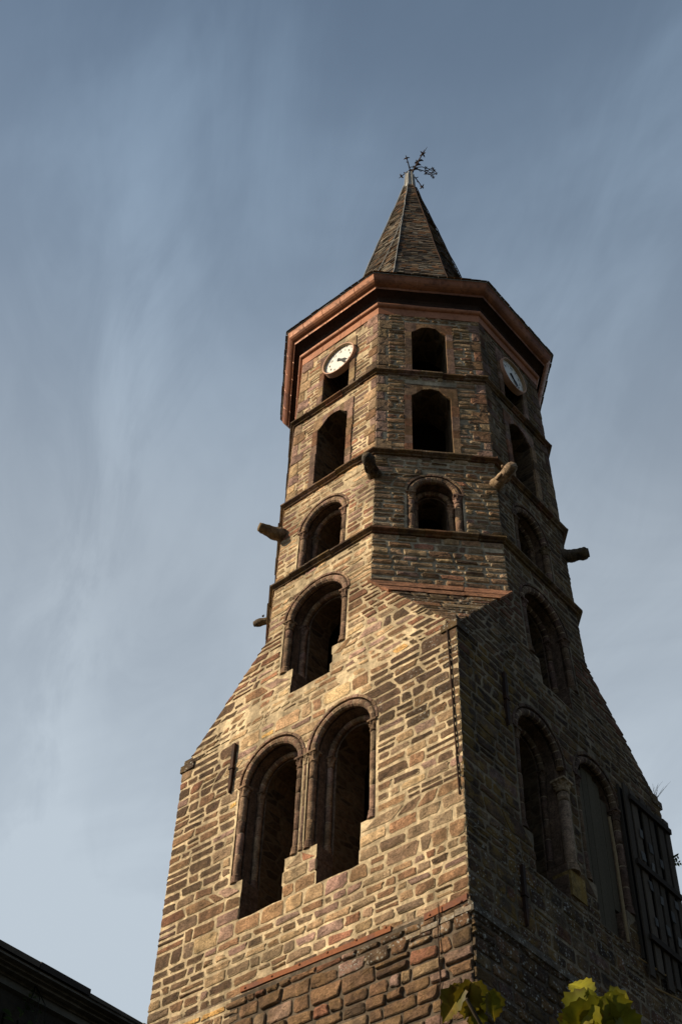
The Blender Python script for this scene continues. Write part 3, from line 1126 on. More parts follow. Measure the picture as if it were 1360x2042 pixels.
for f, a in ((FA2, -17.61), (FB2, -17.61), (Face(180, lambda z: 3.23), -17.61), (Face(90, lambda z: 3.23), -17.61)):
    sheet(wf, f, [(-3.23, a), (3.23, a), (3.23, -9.6 if f in (FA2, FB2) else -5.3), (-3.23, -9.6 if f in (FA2, FB2) else -5.3)], [])
wf.build('foot_wall', M_MORT_D, TW)
# floors inside
for zf, s in ((0.35, 2.9), (Z3, 2.5), (Z2, 2.45), (Z1, 2.4)):
    fl = MB()
    fl.box((-s, -s if s > 2.8 else -s, zf + G - 0.12), (2 * s, 0, 0), (0, 2 * s, 0), (0, 0, 0.1), col=(0.03, 0.025, 0.02))
    if s < 2.8:
        fl = MB()
        a8 = [(s / math.cos(math.pi / 8) * math.cos(math.radians(22.5 + 45 * k)), s / math.cos(math.pi / 8) * math.sin(math.radians(22.5 + 45 * k))) for k in range(8)]
        fl.add([(x, y, zf + G - 0.12) for x, y in a8] + [(x, y, zf + G - 0.02) for x, y in a8],
               [tuple(reversed(range(8))), tuple(range(8, 16))] + [(i, (i + 1) % 8, (i + 1) % 8 + 8, i + 8) for i in range(8)], col=(0.03, 0.025, 0.02))
    fl.build('floor_boards', M_WOOD, TW)

# stage with the broaches, big single arches -------------------------
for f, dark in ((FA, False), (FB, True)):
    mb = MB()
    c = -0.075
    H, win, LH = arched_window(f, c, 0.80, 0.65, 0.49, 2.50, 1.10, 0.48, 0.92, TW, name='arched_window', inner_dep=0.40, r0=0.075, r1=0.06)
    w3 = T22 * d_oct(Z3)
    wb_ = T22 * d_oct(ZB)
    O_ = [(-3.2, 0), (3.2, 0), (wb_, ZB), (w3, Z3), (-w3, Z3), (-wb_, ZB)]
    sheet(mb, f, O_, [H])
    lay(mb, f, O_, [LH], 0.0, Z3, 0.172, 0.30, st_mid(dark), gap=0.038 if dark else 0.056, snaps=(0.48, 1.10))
    mb.build('broach_stage_wall', [M_MORT_SHADE if dark else M_MORT, M_STONE_SHADE if dark else M_STONE], TW)
mb = MB()
Ob = [(-0.03, 0), (0.03, 0), (T22 * d_oct(ZB), ZB), (-T22 * d_oct(ZB), ZB)]
sheet(mb, FBR, Ob, [])
lay(mb, FBR, Ob, [], 0.0, 1.70, 0.19, 0.40, st_broach, gap=0.03)
zc_ = 1.68
while zc_ < ZB - 0.01:
    hh_ = min(RND.uniform(0.26, 0.34), ZB - zc_)
    if ZB - zc_ - hh_ < 0.1:
        hh_ = ZB - zc_
    ua_, ub_ = T22 * d_oct(ZB) * zc_ / ZB + 0.07, T22 * d_oct(ZB) * (zc_ + hh_) / ZB + 0.07
    cuts_ = [-1.0, RND.uniform(-0.5, -0.2), RND.uniform(0.15, 0.5), 1.0]
    for a_, b_ in zip(cuts_[:-1], cuts_[1:]):
        pr_ = 0.035 + RND.gauss(0, 0.004)
        p_ = [FBR.P(a_ * ua_ + 0.003, zc_, -pr_ - 0.012), FBR.P(b_ * ua_ - 0.003, zc_, -pr_ - 0.012), FBR.P(b_ * ub_ - 0.003, zc_ + hh_, -pr_), FBR.P(a_ * ub_ + 0.003, zc_ + hh_, -pr_),
              FBR.P(a_ * ua_, zc_, 0.02), FBR.P(b_ * ua_, zc_, 0.02), FBR.P(b_ * ub_, zc_ + hh_, 0.02), FBR.P(a_ * ub_, zc_ + hh_, 0.02)]
        mb.add(p_, [(0, 1, 2, 3), (4, 5, 1, 0), (5, 6, 2, 1), (6, 7, 3, 2), (7, 4, 0, 3)], mat=1, col=shade((0.26, 0.125, 0.07), 0.15), aux=(0.9, 0.1, 0))
    zc_ += hh_
mb.build('broach', [M_MORT_SHADE, M_STONE_SHADE], TW)
# small kneeler stones at the corners
for (sx, sy) in ((-1, -1), (1, 1), (1, -1)):
    kb = MB()
    x, y = sx * 3.2, sy * 3.2
    for k, (a, b, h0, h1) in enumerate(((0.30, 0.04, -0.10, 0.05), (0.22, 0.0, 0.05, 0.19))):
        kb.box((x - sx * a, y - sy * a, G + h0), (sx * (a + b), 0, 0), (0, sy * (a + b), 0), (0, 0, h1 - h0),
               col=(0.07, 0.05, 0.035), aux=(0.9, 0.9, 0.2))
    kb.build('kneeler_stone', M_DRESS, TW)

# octagon storeys ----------------------------------------------------
mbD = MB()
wb_, w3 = T22 * d_oct(ZB), T22 * d_oct(Z3)
for f, nm in ((FD, 1), (FL, 0), (FR, 0)):
    mb = MB()
    O_ = [(-wb_, ZB), (wb_, ZB), (w3, Z3), (-w3, Z3)]
    sheet(mb, f, O_, [])
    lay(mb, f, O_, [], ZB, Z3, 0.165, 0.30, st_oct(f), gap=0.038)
    mb.build('octagon_wall', [M_MORT, M_STONE] if f is FL else [M_MORT_P, M_STONE_P] if f is FD else [M_MORT_SHADE, M_STONE_SHADE], TW)

for f in (FA, FD, FB, FL, FR):
    off_sun = f in (FD, FB, FR)
    mats = [M_MORT_P, M_STONE_P] if f is FD else [M_MORT_SHADE, M_STONE_SHADE] if off_sun else [M_MORT, M_STONE]
    # storey with arched opening
    mb = MB()
    a, b = T22 * d_oct(Z3), T22 * d_oct(Z2)
    O_ = [(-a, Z3), (a, Z3), (b, Z2), (-b, Z2)]
    if f is FD:
        H, win, LH = arched_window(f, -0.03, 0.565, 0.44, 0.29, 5.04, Z3 + 0.03, Z3 + 0.02, 1.0, TW, inner_dep=0.38, r0=0.075, r1=0.06)
    else:
        H, win, LH = arched_window(f, -0.09, 0.645, 0.52, 0.40, 5.04, Z3 + 0.03, Z3 + 0.02, 1.0, TW, inner_dep=0.36, r0=0.07, r1=0.055)
    sheet(mb, f, O_, [H])
    lay(mb, f, O_, [inflate(H, 0.06)], Z3, Z2, 0.145, 0.27, st_oct(f), gap=0.04 if off_sun else 0.05)
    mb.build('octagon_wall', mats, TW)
    # two storeys with shouldered rectangular openings
    for (za, zb_, zs, zt, hw) in ((Z2, Z1, 8.40, 8.70, 0.44), (Z1, ZT + 0.05, 10.98, 11.24, 0.41)):
        mb = MB()
        a, b = T22 * d_oct(za), T22 * d_oct(zb_)
        O_ = [(-a, za), (a, za), (b, zb_), (-b, zb_)]
        _, S_, H = rect_window(f, -0.02, hw, za + 0.04, zs, zt, TW)
        sheet(mb, f, O_, [H])
        kq = 0.72 if f in (FB, FR) else (1.25 if f is FD else 1.5)  # quoin colours lowered on the shaded faces to imitate shade
        for sg in (-1, 1):
            zq, alt = za + 0.02, RND.random() < 0.5
            while zq < zb_ - 0.03:
                hq = min(RND.uniform(0.24, 0.44), zb_ - zq)
                if zb_ - zq - hq < 0.14:
                    hq = zb_ - zq
                wq = RND.uniform(0.28, 0.40) if alt else RND.uniform(0.16, 0.24)
                alt = not alt
                e0, e1 = T22 * d_oct(zq), T22 * d_oct(zq + hq)
                pts4 = [(-e0 - 0.006, zq + 0.008), (-e0 + wq, zq + 0.008), (-e1 + wq, zq + hq - 0.008), (-e1 - 0.006, zq + hq - 0.008)]
                if sg > 0:
                    pts4 = [(e0 - wq, zq + 0.008), (e0 + 0.006, zq + 0.008), (e1 + 0.006, zq + hq - 0.008), (e1 - wq, zq + hq - 0.008)]
                add_stone(mb, f, pts4, RND.uniform(0.016, 0.024), pick((22, 3, 12, 30, 6, 20, 0), kq), (0.05, 0.05), jit=0.004, smear=-0.1, rnd=0.1)
                zq += hq
        I_ = [(-a + 0.25, za), (a - 0.25, za), (b - 0.25, zb_), (-b + 0.25, zb_)]
        lay(mb, f, I_, [inflate(S_, 0.012)], za, zb_, 0.165 if f is FD else 0.145, 0.25, st_oct(f), gap=0.04 if off_sun else 0.05)
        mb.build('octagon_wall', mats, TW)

ALL8 = [Face(-90 + 45 * k, d_oct) for k in range(8)]


def ring_stones(prof, zref, name, seg, cols, lich=0.3, jit=0.008, mat=None, gapw=0.006):
    """moulded ring round the octagon: prof is a list of (outset, dz), stones mitred at the corners"""
    mb = MB()
    for f in ALL8:
        d0 = d_oct(zref)
        for s in range(seg):
            a0, a1 = -1 + 2 * s / seg, -1 + 2 * (s + 1) / seg
            dz = RND.gauss(0, jit)
            do = RND.gauss(0, jit)
            cl = cols()
            vs = []
            for a in (a0, a1):
                for (o, z) in prof:
                    oo = o + (do if o > 0.02 else 0)
                    u = a * T22 * (d0 + oo)
                    if abs(a) < 0.99:
                        u += gapw / 2 if a == a0 else -gapw / 2
                    q = f.n * (d0 + oo) + f.t * u
                    vs.append((q.x - 0.034, q.y, zref + z + dz + G))
            n = len(prof)
            fs = [(i, i + 1, i + 1 + n, i + n) for i in range(n - 1)]
            fs += [tuple(reversed(range(n))), tuple(range(n, 2 * n))]
            mb.add(vs, [tuple(reversed(q)) for q in fs], col=cl, aux=(0.9, lich, 0.25))
    return mb.build(name, mat or M_DRESS, TW)


SPROF = [(-0.05, 0.02), (0.09, 0.0), (0.125, -0.02), (0.13, -0.065), (0.10, -0.085), (0.065, -0.10), (0.05, -0.13), (-0.05, -0.14)]
for zz in (Z3, Z2, Z1):
    ring_stones(SPROF, zz + 0.02, 'string_course', 5, lambda: tuple(x * 0.8 for x in pick((20, 20, 20, 8, 10, 3, 0))), 0.35)

# copper cornice ------------------------------------------------------
cp = [(0.01, 0.0), (0.03, 0.0), (0.035, 0.24), (0.04, 0.26)]
cp_t = [(0.04 + 0.075 * math.sin(t), 0.335 - 0.075 * math.cos(t)) for t in np.linspace(0, math.pi, 9)]
cp2 = [(0.045, 0.42), (0.012, 0.46), (0.012, 0.62), (0.05, 0.69), (0.245, 0.775), (0.262, 0.735)]
cy = [(0.258, 0.73), (0.268, 0.765), (0.27, 0.805), (0.292, 0.815), (0.33, 0.835), (0.375, 0.875), (0.41, 0.925), (0.435, 0.985), (0.445, 1.04), (0.45, 1.09), (0.462, 1.12), (0.40, 1.13), (0.2, 1.12), (-0.1, 1.12)]


def copper_ring(prof, name, mat, seams):
    mb = MB()
    d0 = d_oct(ZT)
    n = len(prof)
    for f in ALL8:
        pos = [-1.0]
        for s in range(1, seams):
            c = -1 + 2 * s / seams + RND.uniform(-0.05, 0.05)
            pos += [c - 0.006, c, c + 0.006]
        pos.append(1.0)
        vs = []
        ph = RND.uniform(0, 9)
        for a in pos:
            lift = 0.006 if (abs(a) < 0.99 and pos.index(a) % 3 == 2) else 0.0
            for (o, z) in prof:
                ww = 0.004 * math.sin(a * 9 + ph + z * 7)
                u = a * T22 * (d0 + o)
                oo = o + lift + (ww if abs(a) < 0.99 else 0)
                q = f.n * (d0 + oo) + f.t * u
                vs.append((q.x - 0.034, q.y, ZT + z + G + (0.0 if abs(a) > 0.99 else ww * 0.6)))
        m = len(pos)
        fs = [(j * n + i, (j + 1) * n + i, (j + 1) * n + i + 1, j * n + i + 1) for j in range(m - 1) for i in range(n - 1)]
        mb.add(vs, fs)
    return mb.build(name, mat, TW)


copper_ring(cp + cp_t + cp2[:1], 'cornice_fascia', M_COPPER_P, 4)
copper_ring(cp2, 'cornice_cove', M_COPPER_SHADE, 3)
copper_ring(cy, 'cornice', M_COPPER, 5)
# thin bright drip edge
de = MB()
for f in ALL8:
    d0 = d_oct(ZT)
    for (o, z, r) in ((0.462, 1.115, 0.011),):
        u = T22 * (d0 + o)
        pts = []
        for k in range(9):
            a = -u + 2 * u * k / 8
            q = f.n * (d0 + o) + f.t * a
            pts.append((q.x - 0.034, q.y, ZT + z + G + (RND.gauss(0, 0.004) if 0 < k < 8 else 0)))
        de.tube(pts, r, n=6)
de.build('drip_edge', M_LEAD, TW)

# spire ---------------------------------------------------------------
SP = [(3.365, 12.80), (2.72, 13.18), (2.22, 13.75), (1.92, 14.6), (1.68, 15.6), (0.17, 23.45)]


def sp_d(s):
    """d, z at arc length s"""
    for (a, b) in zip(SP[:-1], SP[1:]):
        L = math.hypot(b[0] - a[0], b[1] - a[1])
        if s <= L:
            return a[0] + (b[0] - a[0]) * s / L, a[1] + (b[1] - a[1]) * s / L
        s -= L
    return SP[-1]


SLEN = sum(math.hypot(b[0] - a[0], b[1] - a[1]) for a, b in zip(SP[:-1], SP[1:]))
SLC = [(0.13, 0.105, 0.08), (0.17, 0.125, 0.085), (0.09, 0.08, 0.07), (0.19, 0.11, 0.065), (0.17, 0.15, 0.12), (0.065, 0.053, 0.045)]
sl = MB()
for f in ALL8:
    # boarding under the slates
    vs = []
    for (d, z) in SP:
        for a in (-1, 1):
            q = f.n * (d - 0.03) + f.t * (a * T22 * (d - 0.03))
            vs.append((q.x - 0.034, q.y, z + G - 0.02))
    sl.add(vs, [(2 * i, 2 * i + 1, 2 * i + 3, 2 * i + 2) for i in range(len(SP) - 1)], mat=1)
    # underside of the eave
    q0, q1 = f.n * 2.8 + f.t * (-T22 * 2.8), f.n * 2.8 + f.t * (T22 * 2.8)
    q2, q3 = f.n * 3.34 + f.t * (T22 * 3.34), f.n * 3.34 + f.t * (-T22 * 3.34)
    zu = 12.785 + G
    sl.add([(q.x - 0.034, q.y, zu) for q in (q0, q1, q2, q3)], [(0, 3, 2, 1)], mat=1)
    s = -0.05
    row = 0
    while s < SLEN - 0.05:
        hrow = RND.uniform(0.085, 0.125)
        d0, z0 = sp_d(max(s, 0))
        if s < 0:
            d0, z0 = d0 + 0.015, z0 - 0.008
        d1, z1 = sp_d(min(s + hrow * 1.25, SLEN))
        W0, W1 = T22 * d0, T22 * d1
        u = -W0
        band = 1.0 + 0.25 * math.sin(z0 * 1.7)
        while u < W0 - 0.01:
            step = RND.uniform(0.11, 0.26)
            if W0 - u - step < 0.08:
                step = W0 - u
            ua, ub = u + 0.003, u + step - 0.003
            ka, kb_ = ua * W1 / W0, ub * W1 / W0
            th = RND.uniform(0.012, 0.03)
            dn = RND.gauss(0, 0.008 if s > 0.2 else 0.004)
            c = RND.choice(SLC)
            k = RND.uniform(0.7, 1.3) * band
            if RND.random() < 0.025:
                c = (0.2, 0.17, 0.14)
            vs = []
            for (uu, dd, zz) in ((ua, d0 + th, z0 + dn), (ub, d0 + th, z0 + dn + RND.gauss(0, 0.004)), (kb_, d1 + 0.004, z1), (ka, d1 + 0.004, z1), (ua, d0 - 0.01, z0 + dn), (ub, d0 - 0.01, z0 + dn)):
                q = f.n * dd + f.t * uu
                vs.append((q.x - 0.034, q.y, zz + G))
            sl.add(vs, [(0, 1, 2, 3), (4, 5, 1, 0), (4, 0, 3), (1, 5, 2)], col=tuple(x * k for x in c))
            u += step
        s += hrow
        row += 1
spire = sl.build('spire', [M_SLATE, M_UNDER], TW)
LOC[spire.name] = Vector((0, 0, 0))
# hip rolls
for k in range(8):
    ang = math.radians(-112.5 + 45 * k)
    pts, n_ = [], 26
    for j in range(n_ + 1):
        d, z = sp_d(SLEN * (0.02 + 0.98 * j / n_))
        r = (d + 0.025) / math.cos(math.pi / 8)
        pts.append((r * math.cos(ang) - 0.034 + RND.gauss(0, 0.006), r * math.sin(ang) + RND.gauss(0, 0.006), z + G))
    h = MB()
    h.tube(pts, [0.024 if k == 0 else 0.017] * len(pts), n=6)
    h.build('hip_flashing', M_LEAD if k in (0, 1, 7) else M_IRON, spire)
# lead sleeve at the tip, with standing seams
fn = MB()
for (z0, z1, r0, r1) in ((23.15, 24.35, 0.185, 0.135),):
    prof = [(r0 * 1.1, z0), (r0, z0 + 0.15), (r1, z1 - 0.02), (r1 * 0.8, z1)]
    vs = []
    for (r, z) in prof:
        for i in range(16):
            t = 2 * math.pi * i / 16
            vs.append((r * math.cos(t) - 0.034, r * math.sin(t), z + G))
    fn.add(vs, [(a * 16 + i, a * 16 + (i + 1) % 16, (a + 1) * 16 + (i + 1) % 16, (a + 1) * 16 + i) for a in range(3) for i in range(16)] + [tuple(48 + i for i in range(16))])
    for i in range(8):
        t = 2 * math.pi * (i + 0.5) / 8
        fn.tube([(r * 1.02 * math.cos(t) - 0.034, r * 1.02 * math.sin(t), z + G) for r, z in ((r0 * 1.1, z0), (r0, z0 + 0.15), (r1, z1), (r1, z1 + RND.uniform(0, 0.08)))], 0.018, n=6)
fn.build('lead_sleeve', M_LEAD, spire)
# earth cable running down the left slope of the spire
def spire_pt(ang, z, off=0.05):
    d = float(np.interp(z, [p[1] for p in SP], [p[0] for p in SP])) + off
    a = math.radians(ang)
    k = (a + math.pi / 2 + math.pi / 8) % (math.pi / 4) - math.pi / 8
    r = d / math.cos(k)
    return (r * math.cos(a) - 0.034, r * math.sin(a), z + G)


cb = MB()
cb.tube([spire_pt(-67.5 - 37 * (t ** 1.2), 20.2 - (20.2 - 14.2) * t) for t in np.linspace(0, 1, 20)], 0.016, n=6)
cb.build('lightning_cable', M_LEAD, spire)

# gargoyles -------------------------------------------------------------
for k, (ang, z, ln, r, col, slim) in enumerate(((-67.5, 5.52, 0.58, 0.138, (0.06, 0.05, 0.04), 0), (-22.5, 5.50, 0.66, 0.14, (0.34, 0.25, 0.17), 0),
                                                (-112.5, 5.36, 0.54, 0.15, (0.17, 0.125, 0.08), 1), (22.5, 5.46, 0.50, 0.145, (0.10, 0.08, 0.06), 2),
                                                (-157.5, 5.36, 0.52, 0.10, (0.11, 0.085, 0.06), 3))):
    a = math.radians(ang)
    dr = Vector((math.cos(a), math.sin(a), 0))
    sd_ = Vector((-math.sin(a), math.cos(a), 0))
    up = Vector((0, 0, 1))
    o = Vector((-0.034, 0, G + z)) + dr * (d_oct(z) / math.cos(math.pi / 8) - 0.12)
    mb = MB()
    n, rings = 14, 22
    vs, cl = [], []
    for i in range(rings + 1):
        f = i / rings
        L = (ln + 0.12) * f
        # swelling body, pinched neck and blunt head
        rr = r * (1.0 - 0.22 * f + (0.10 * math.sin(f * 10) if slim in (0, 3) else 0.05 * math.sin(f * 5)))
        if slim == 2 and f > 0.6:
            rr *= 1 + 0.16 * math.sin((f - 0.6) / 0.4 * math.pi)
        if f > 0.92:
            rr *= 0.86
        drop = -0.05 * f + (0.05 * f * f if slim == 1 else 0)
        for j in range(n):
            t = 2 * math.pi * j / n
            q = Vector((L * 2.1 + k * 7, math.cos(t) * 1.2, math.sin(t) * 1.2))
            b = 1 + 0.20 * mnoise.noise(q * 3.0) + 0.10 * mnoise.noise(q * 8.0)
            # channel of the spout on top, jaw gap under the head
            if slim != 1 and math.sin(t) > 0.8 and f > 0.3:
                b *= 0.82
            p = o + dr * L + sd_ * (math.cos(t) * rr * b) + up * (math.sin(t) * rr * b * 1.05 + drop)
            vs.append(p)
            s_ = 0.75 + 0.5 * RND.random()
            cl.append(tuple(x * s_ for x in col))
    fs = [(i * n + j, i * n + (j + 1) % n, (i + 1) * n + (j + 1) % n, (i + 1) * n + j) for i in range(rings) for j in range(n)]
    fs.append(tuple(rings * n + j for j in range(n)))
    mb.add(vs, fs, col=cl, aux=(1, 0.55 if k < 2 else 0.2, 0.2))
    if slim in (0, 3):
        for sg in (-1, 1):      # ears and paws of the beast
            c_ = o + dr * (ln * 0.80) + sd_ * (sg * r * 0.62) + up * (r * 0.72)
            mb.tube([c_, c_ + up * r * 0.3 - dr * r * 0.15, c_ + up * r * 0.5 - dr * r * 0.3], [r * 0.28, r * 0.2, r * 0.06], n=6, col=col)
            c_ = o + dr * (ln * 0.45) + sd_ * (sg * r * 0.75) - up * (r * 0.4)
            mb.tube([c_, c_ + dr * r * 0.9 - up * r * 0.25, c_ + dr * r * 1.4 - up * r * 0.2], [r * 0.3, r * 0.24, r * 0.12], n=6, col=col)
    mb.build('gargoyle', M_DRESS, TW, smooth=True)

# ------------------------------------------------------------------ clocks
def text_mesh(s, size):
    cu = bpy.data.curves.new('numeral', 'FONT')
    cu.body = s
    cu.size = size
    cu.align_x = 'CENTER'
    cu.align_y = 'CENTER'
    cu.extrude = 0.002
    ob = bpy.data.objects.new('numeral', cu)
    SC.collection.objects.link(ob)
    dg = bpy.context.evaluated_depsgraph_get()
    dg.update()
    me = ob.evaluated_get(dg).to_mesh()
    vs = [tuple(v.co) for v in me.vertices]
    fs = [tuple(p.vertices) for p in me.polygons]
    ob.evaluated_get(dg).to_mesh_clear()
    bpy.data.objects.remove(ob)
    bpy.data.curves.remove(cu)
    return vs, fs


NUM = {h: text_mesh(str(h), 0.105) for h in range(1, 13)}


def disc(mb, face, c, z, r0, r1, d0, d1, n=48, **kw):
    """ring from radius r0 at depth d0 to r1 at depth d1"""
    vs = []
    for (r, d) in ((r0, d0), (r1, d1)):
        for i in range(n):
            t = 2 * math.pi * i / n
            vs.append(face.P(c, z, d) + face.t * (r * math.cos(t)) + Vector((0, 0, r * math.sin(t))))
    mb.add(vs, [(i, (i + 1) % n, (i + 1) % n + n, i + n) for i in range(n)], **kw)


for f, label in ((FA, 'white clock face with black hands on the sunlit left side of the tower'),
                 (FB, 'white clock face in shade on the dark right side of the tower')):
    c, z = (0.065, 10.73) if f is FA else (0.0, 10.72)
    p0 = f.P(c, z, 0.0)
    rt = root('tower_clock', p0, label, 'clock')
    bz = MB()
    disc(bz, f, c, z, 0.462, 0.490, -0.115, -0.115, mat=0)
    disc(bz, f, c, z, 0.490, 0.495, -0.115, 0.04, mat=0)
    disc(bz, f, c, z, 0.462, 0.455, -0.115, -0.034, mat=1)
    bz.build('bezel', [M_BEZEL, M_BEZEL_IN], rt, smooth=False)
    dl = MB()
    disc(dl, f, c, z, 0.0, 0.456, -0.036, -0.036)
    disc(dl, f, c, z, 0.456, 0.456, -0.036, 0.03)
    dl.build('dial', M_WHITE, rt)
    bk = MB()
    disc(bk, f, c, z, 0.0, 0.49, 0.035, 0.035)
    bk.build('back_plate', M_BLACK, rt)
    nm = MB()
    for hh in range(1, 13):
        vs, fs = NUM[hh]
        t = math.radians(90 - 30 * hh)
        cx, cz = 0.315 * math.cos(t), 0.315 * math.sin(t)
        nm.add([f.P(c, z, -0.0385) + f.t * (cx + v[0]) + Vector((0, 0, cz + v[1])) + f.n * v[2] for v in vs], fs)
    for mi in range(60):
        t = math.radians(6 * mi)
        rad = Vector((math.cos(t), math.sin(t)))
        a, b, wd = (0.395, 0.43, 0.013) if mi % 5 == 0 else (0.41, 0.425, 0.004)
        tg = Vector((-rad.y, rad.x))
        pts = [rad * a + tg * wd, rad * a - tg * wd, rad * b - tg * wd, rad * b + tg * wd]
        nm.add([f.P(c, z, -0.0395) + f.t * q.x + Vector((0, 0, q.y)) for q in pts], [(0, 1, 2, 3)])
    nm.build('numerals', M_BLACK, rt)
    for nm_, ln, deg, wd, dp in (('hour_hand', 0.28, 124, 0.038, -0.052), ('minute_hand', 0.38, 143, 0.029, -0.062)):
        t = math.radians(90 - deg)
        ax = Vector((math.cos(t), math.sin(t)))
        tg = Vector((-ax.y, ax.x))
        prof = [(-0.09, 0.3), (-0.075, 1.1), (-0.05, 1.2), (-0.03, 0.7), (0.0, 1.15), (0.03, 0.8), (0.3 * ln, 0.7), (0.55 * ln, 1.15), (0.72 * ln, 0.9), (0.8 * ln, 0.45), (ln, 0.08)]
        hd = MB()
        vs = []
        for dd in (dp, dp + 0.006):
            for (l, k) in prof:
                for sg in (-1, 1):
                    q = ax * l + tg * (sg * wd * k)
                    vs.append(f.P(c, z, dd) + f.t * q.x + Vector((0, 0, q.y)))
        m = len(prof)
        fs = []
        for i in range(m - 1):
            a = 2 * i
            fs += [(a, a + 1, a + 3, a + 2), (a + 2 * m, a + 2 + 2 * m, a + 3 + 2 * m, a + 1 + 2 * m), (a, a + 2, a + 2 + 2 * m, a + 2 * m), (a + 1, a + 1 + 2 * m, a + 3 + 2 * m, a + 3)]
        hd.add(vs, fs)
        hd.build(nm_, M_BLACK, rt)

# ------------------------------------------------------------------ finial cross
fx = root('finial_cross', (0.02, 0.05, 24.3 + G), 'bent rusty wrought iron cross with scrollwork on the spire tip', 'cross')


def fleur(mb, p, d, s):
    """three curled iron petals at the end of an arm"""
    d = Vector(d).normalized()
    a = d.cross(Vector((0.3, 0.5, 0.8))).normalized()
    b = d.cross(a)
    mb.tube([p, p + d * s * 1.1], [s * 0.22, s * 0.05], n=5)
    for k in range(4):
        t = k * math.pi / 2 + 0.4
        q = a * math.cos(t) + b * math.sin(t)
        mb.tube([p, p + q * s * 0.5 + d * s * 0.15, p + q * s * 0.95 - d * s * 0.05], [s * 0.2, s * 0.2, s * 0.07], n=5)


V = Vector
b0 = V((-0.03, 0.02, 24.2))
stem = [b0, V((0.03, 0.06, 24.55)), V((0.10, 0.12, 24.95)), V((0.19, 0.20, 25.4)), V((0.30, 0.30, 25.9)), V((0.42, 0.41, 26.42))]
up_ = lambda L: [V((p.x, p.y, p.z + G)) for p in L]
st_ = MB()
st_.tube(up_(stem), [0.035, 0.032, 0.03, 0.026, 0.018, 0.005], n=6)
st_.tube(up_([V((0.06, 0.03, 24.5)), V((0.22, 0.15, 25.2)), V((0.31, 0.27, 25.85)), V((0.36, 0.33, 26.2))]), [0.02, 0.02, 0.016, 0.004], n=5)
fleur(st_, up_([V((0.30, 0.30, 25.88))])[0], (0.2, 0.2, 1), 0.13)
fleur(st_, up_([V((0.17, 0.18, 25.3))])[0], (0.2, 0.2, 1), 0.10)
for q in range(6):
    p = V((0.05, 0.07, 24.6)).lerp(V((0.20, 0.2, 25.35)), q / 5)
    sd__ = V((0.7, 0.6, 0.1)) * (1 if q % 2 else -0.6)
    st_.tube(up_([p, p + sd__ * 0.10 + V((0, 0, 0.09)), p + sd__ * 0.17 + V((0, 0, 0.02))]), [0.02, 0.04, 0.01], n=6)
st_.build('stem', M_IRON, fx)
for (path) in ([V((0.0, 0.03, 24.55)), V((0.04, -0.10, 24.66)), V((0.10, -0.24, 24.72)), V((0.148, -0.37, 24.75))],
               [V((0.06, 0.08, 24.72)), V((-0.06, 0.06, 24.86)), V((-0.22, 0.03, 24.80)), V((-0.364, 0.015, 24.75))],
               [V((0.02, 0.10, 24.45)), V((-0.02, 0.30, 24.62)), V((-0.06, 0.52, 24.70)), V((-0.091, 0.728, 24.75))]):
    am = MB()
    am.tube(up_(path), [0.024, 0.02, 0.018, 0.014], n=6)
    P_ = up_(path)
    fleur(am, P_[-1], P_[-1] - P_[-2], 0.11)
    for j in (1, 2):
        sgn = V((0.5, 0.4, 0.5)) if j == 1 else V((-0.5, -0.4, 0.5))
        am.tube([P_[j], P_[j] + sgn * 0.08, P_[j] + sgn * 0.12 + V((0.03, 0, -0.03))], [0.014, 0.016, 0.006], n=5)
    am.build('arm', M_IRON, fx)
# fretwork banner on the right
bn = MB()
ex = V((0.72, 0.69, 0.0)).normalized()
ez = V((-0.1, -0.1, 1.0)).normalized()
og = V((0.10, 0.11, 24.85))


def bp2(a, b):
    p = og + ex * a + ez * b
    return V((p.x, p.y, p.z + G))


bn.tube([bp2(0, 0), bp2(0.12, 0.10), bp2(0.26, 0.14), bp2(0.38, 0.08)], [0.02, 0.016, 0.014, 0.012], n=5)
bn.tube([bp2(0, -0.05), bp2(0.15, -0.06), bp2(0.3, -0.14), bp2(0.5, -0.42)], [0.02, 0.016, 0.014, 0.012], n=5)
for (cx_, cz_, r, a0, a1) in ((0.40, -0.02, 0.10, 0, 5.2), (0.50, -0.14, 0.11, 1, 6.6), (0.42, -0.28, 0.10, 2, 7.6), (0.56, -0.30, 0.08, 0, 5.5), (0.54, 0.02, 0.08, 3, 8.4),
                              (0.34, -0.16, 0.07, 0, 5), (0.18, -0.12, 0.06, 2, 7), (0.60, -0.14, 0.06, 0, 5), (0.5, -0.45, 0.06, 1, 6)):
    pts = []
    for k in range(13):
        t = a0 + (a1 - a0) * k / 12
        rr = r * (1 - 0.5 * k / 12)
        pts.append(bp2(cx_ + rr * math.cos(t), cz_ + rr * math.sin(t)))
    bn.tube(pts, 0.013, n=5)
for (a, b) in ((0.38, 0.1), (0.6, 0.08), (0.66, -0.24), (0.52, -0.52), (0.3, -0.3), (0.63, -0.05)):
    fleur(bn, bp2(a, b), ex * 0.5 + ez * (1 if b > -0.1 else -1), 0.07)
bn.build('scrollwork', M_IRON, fx)

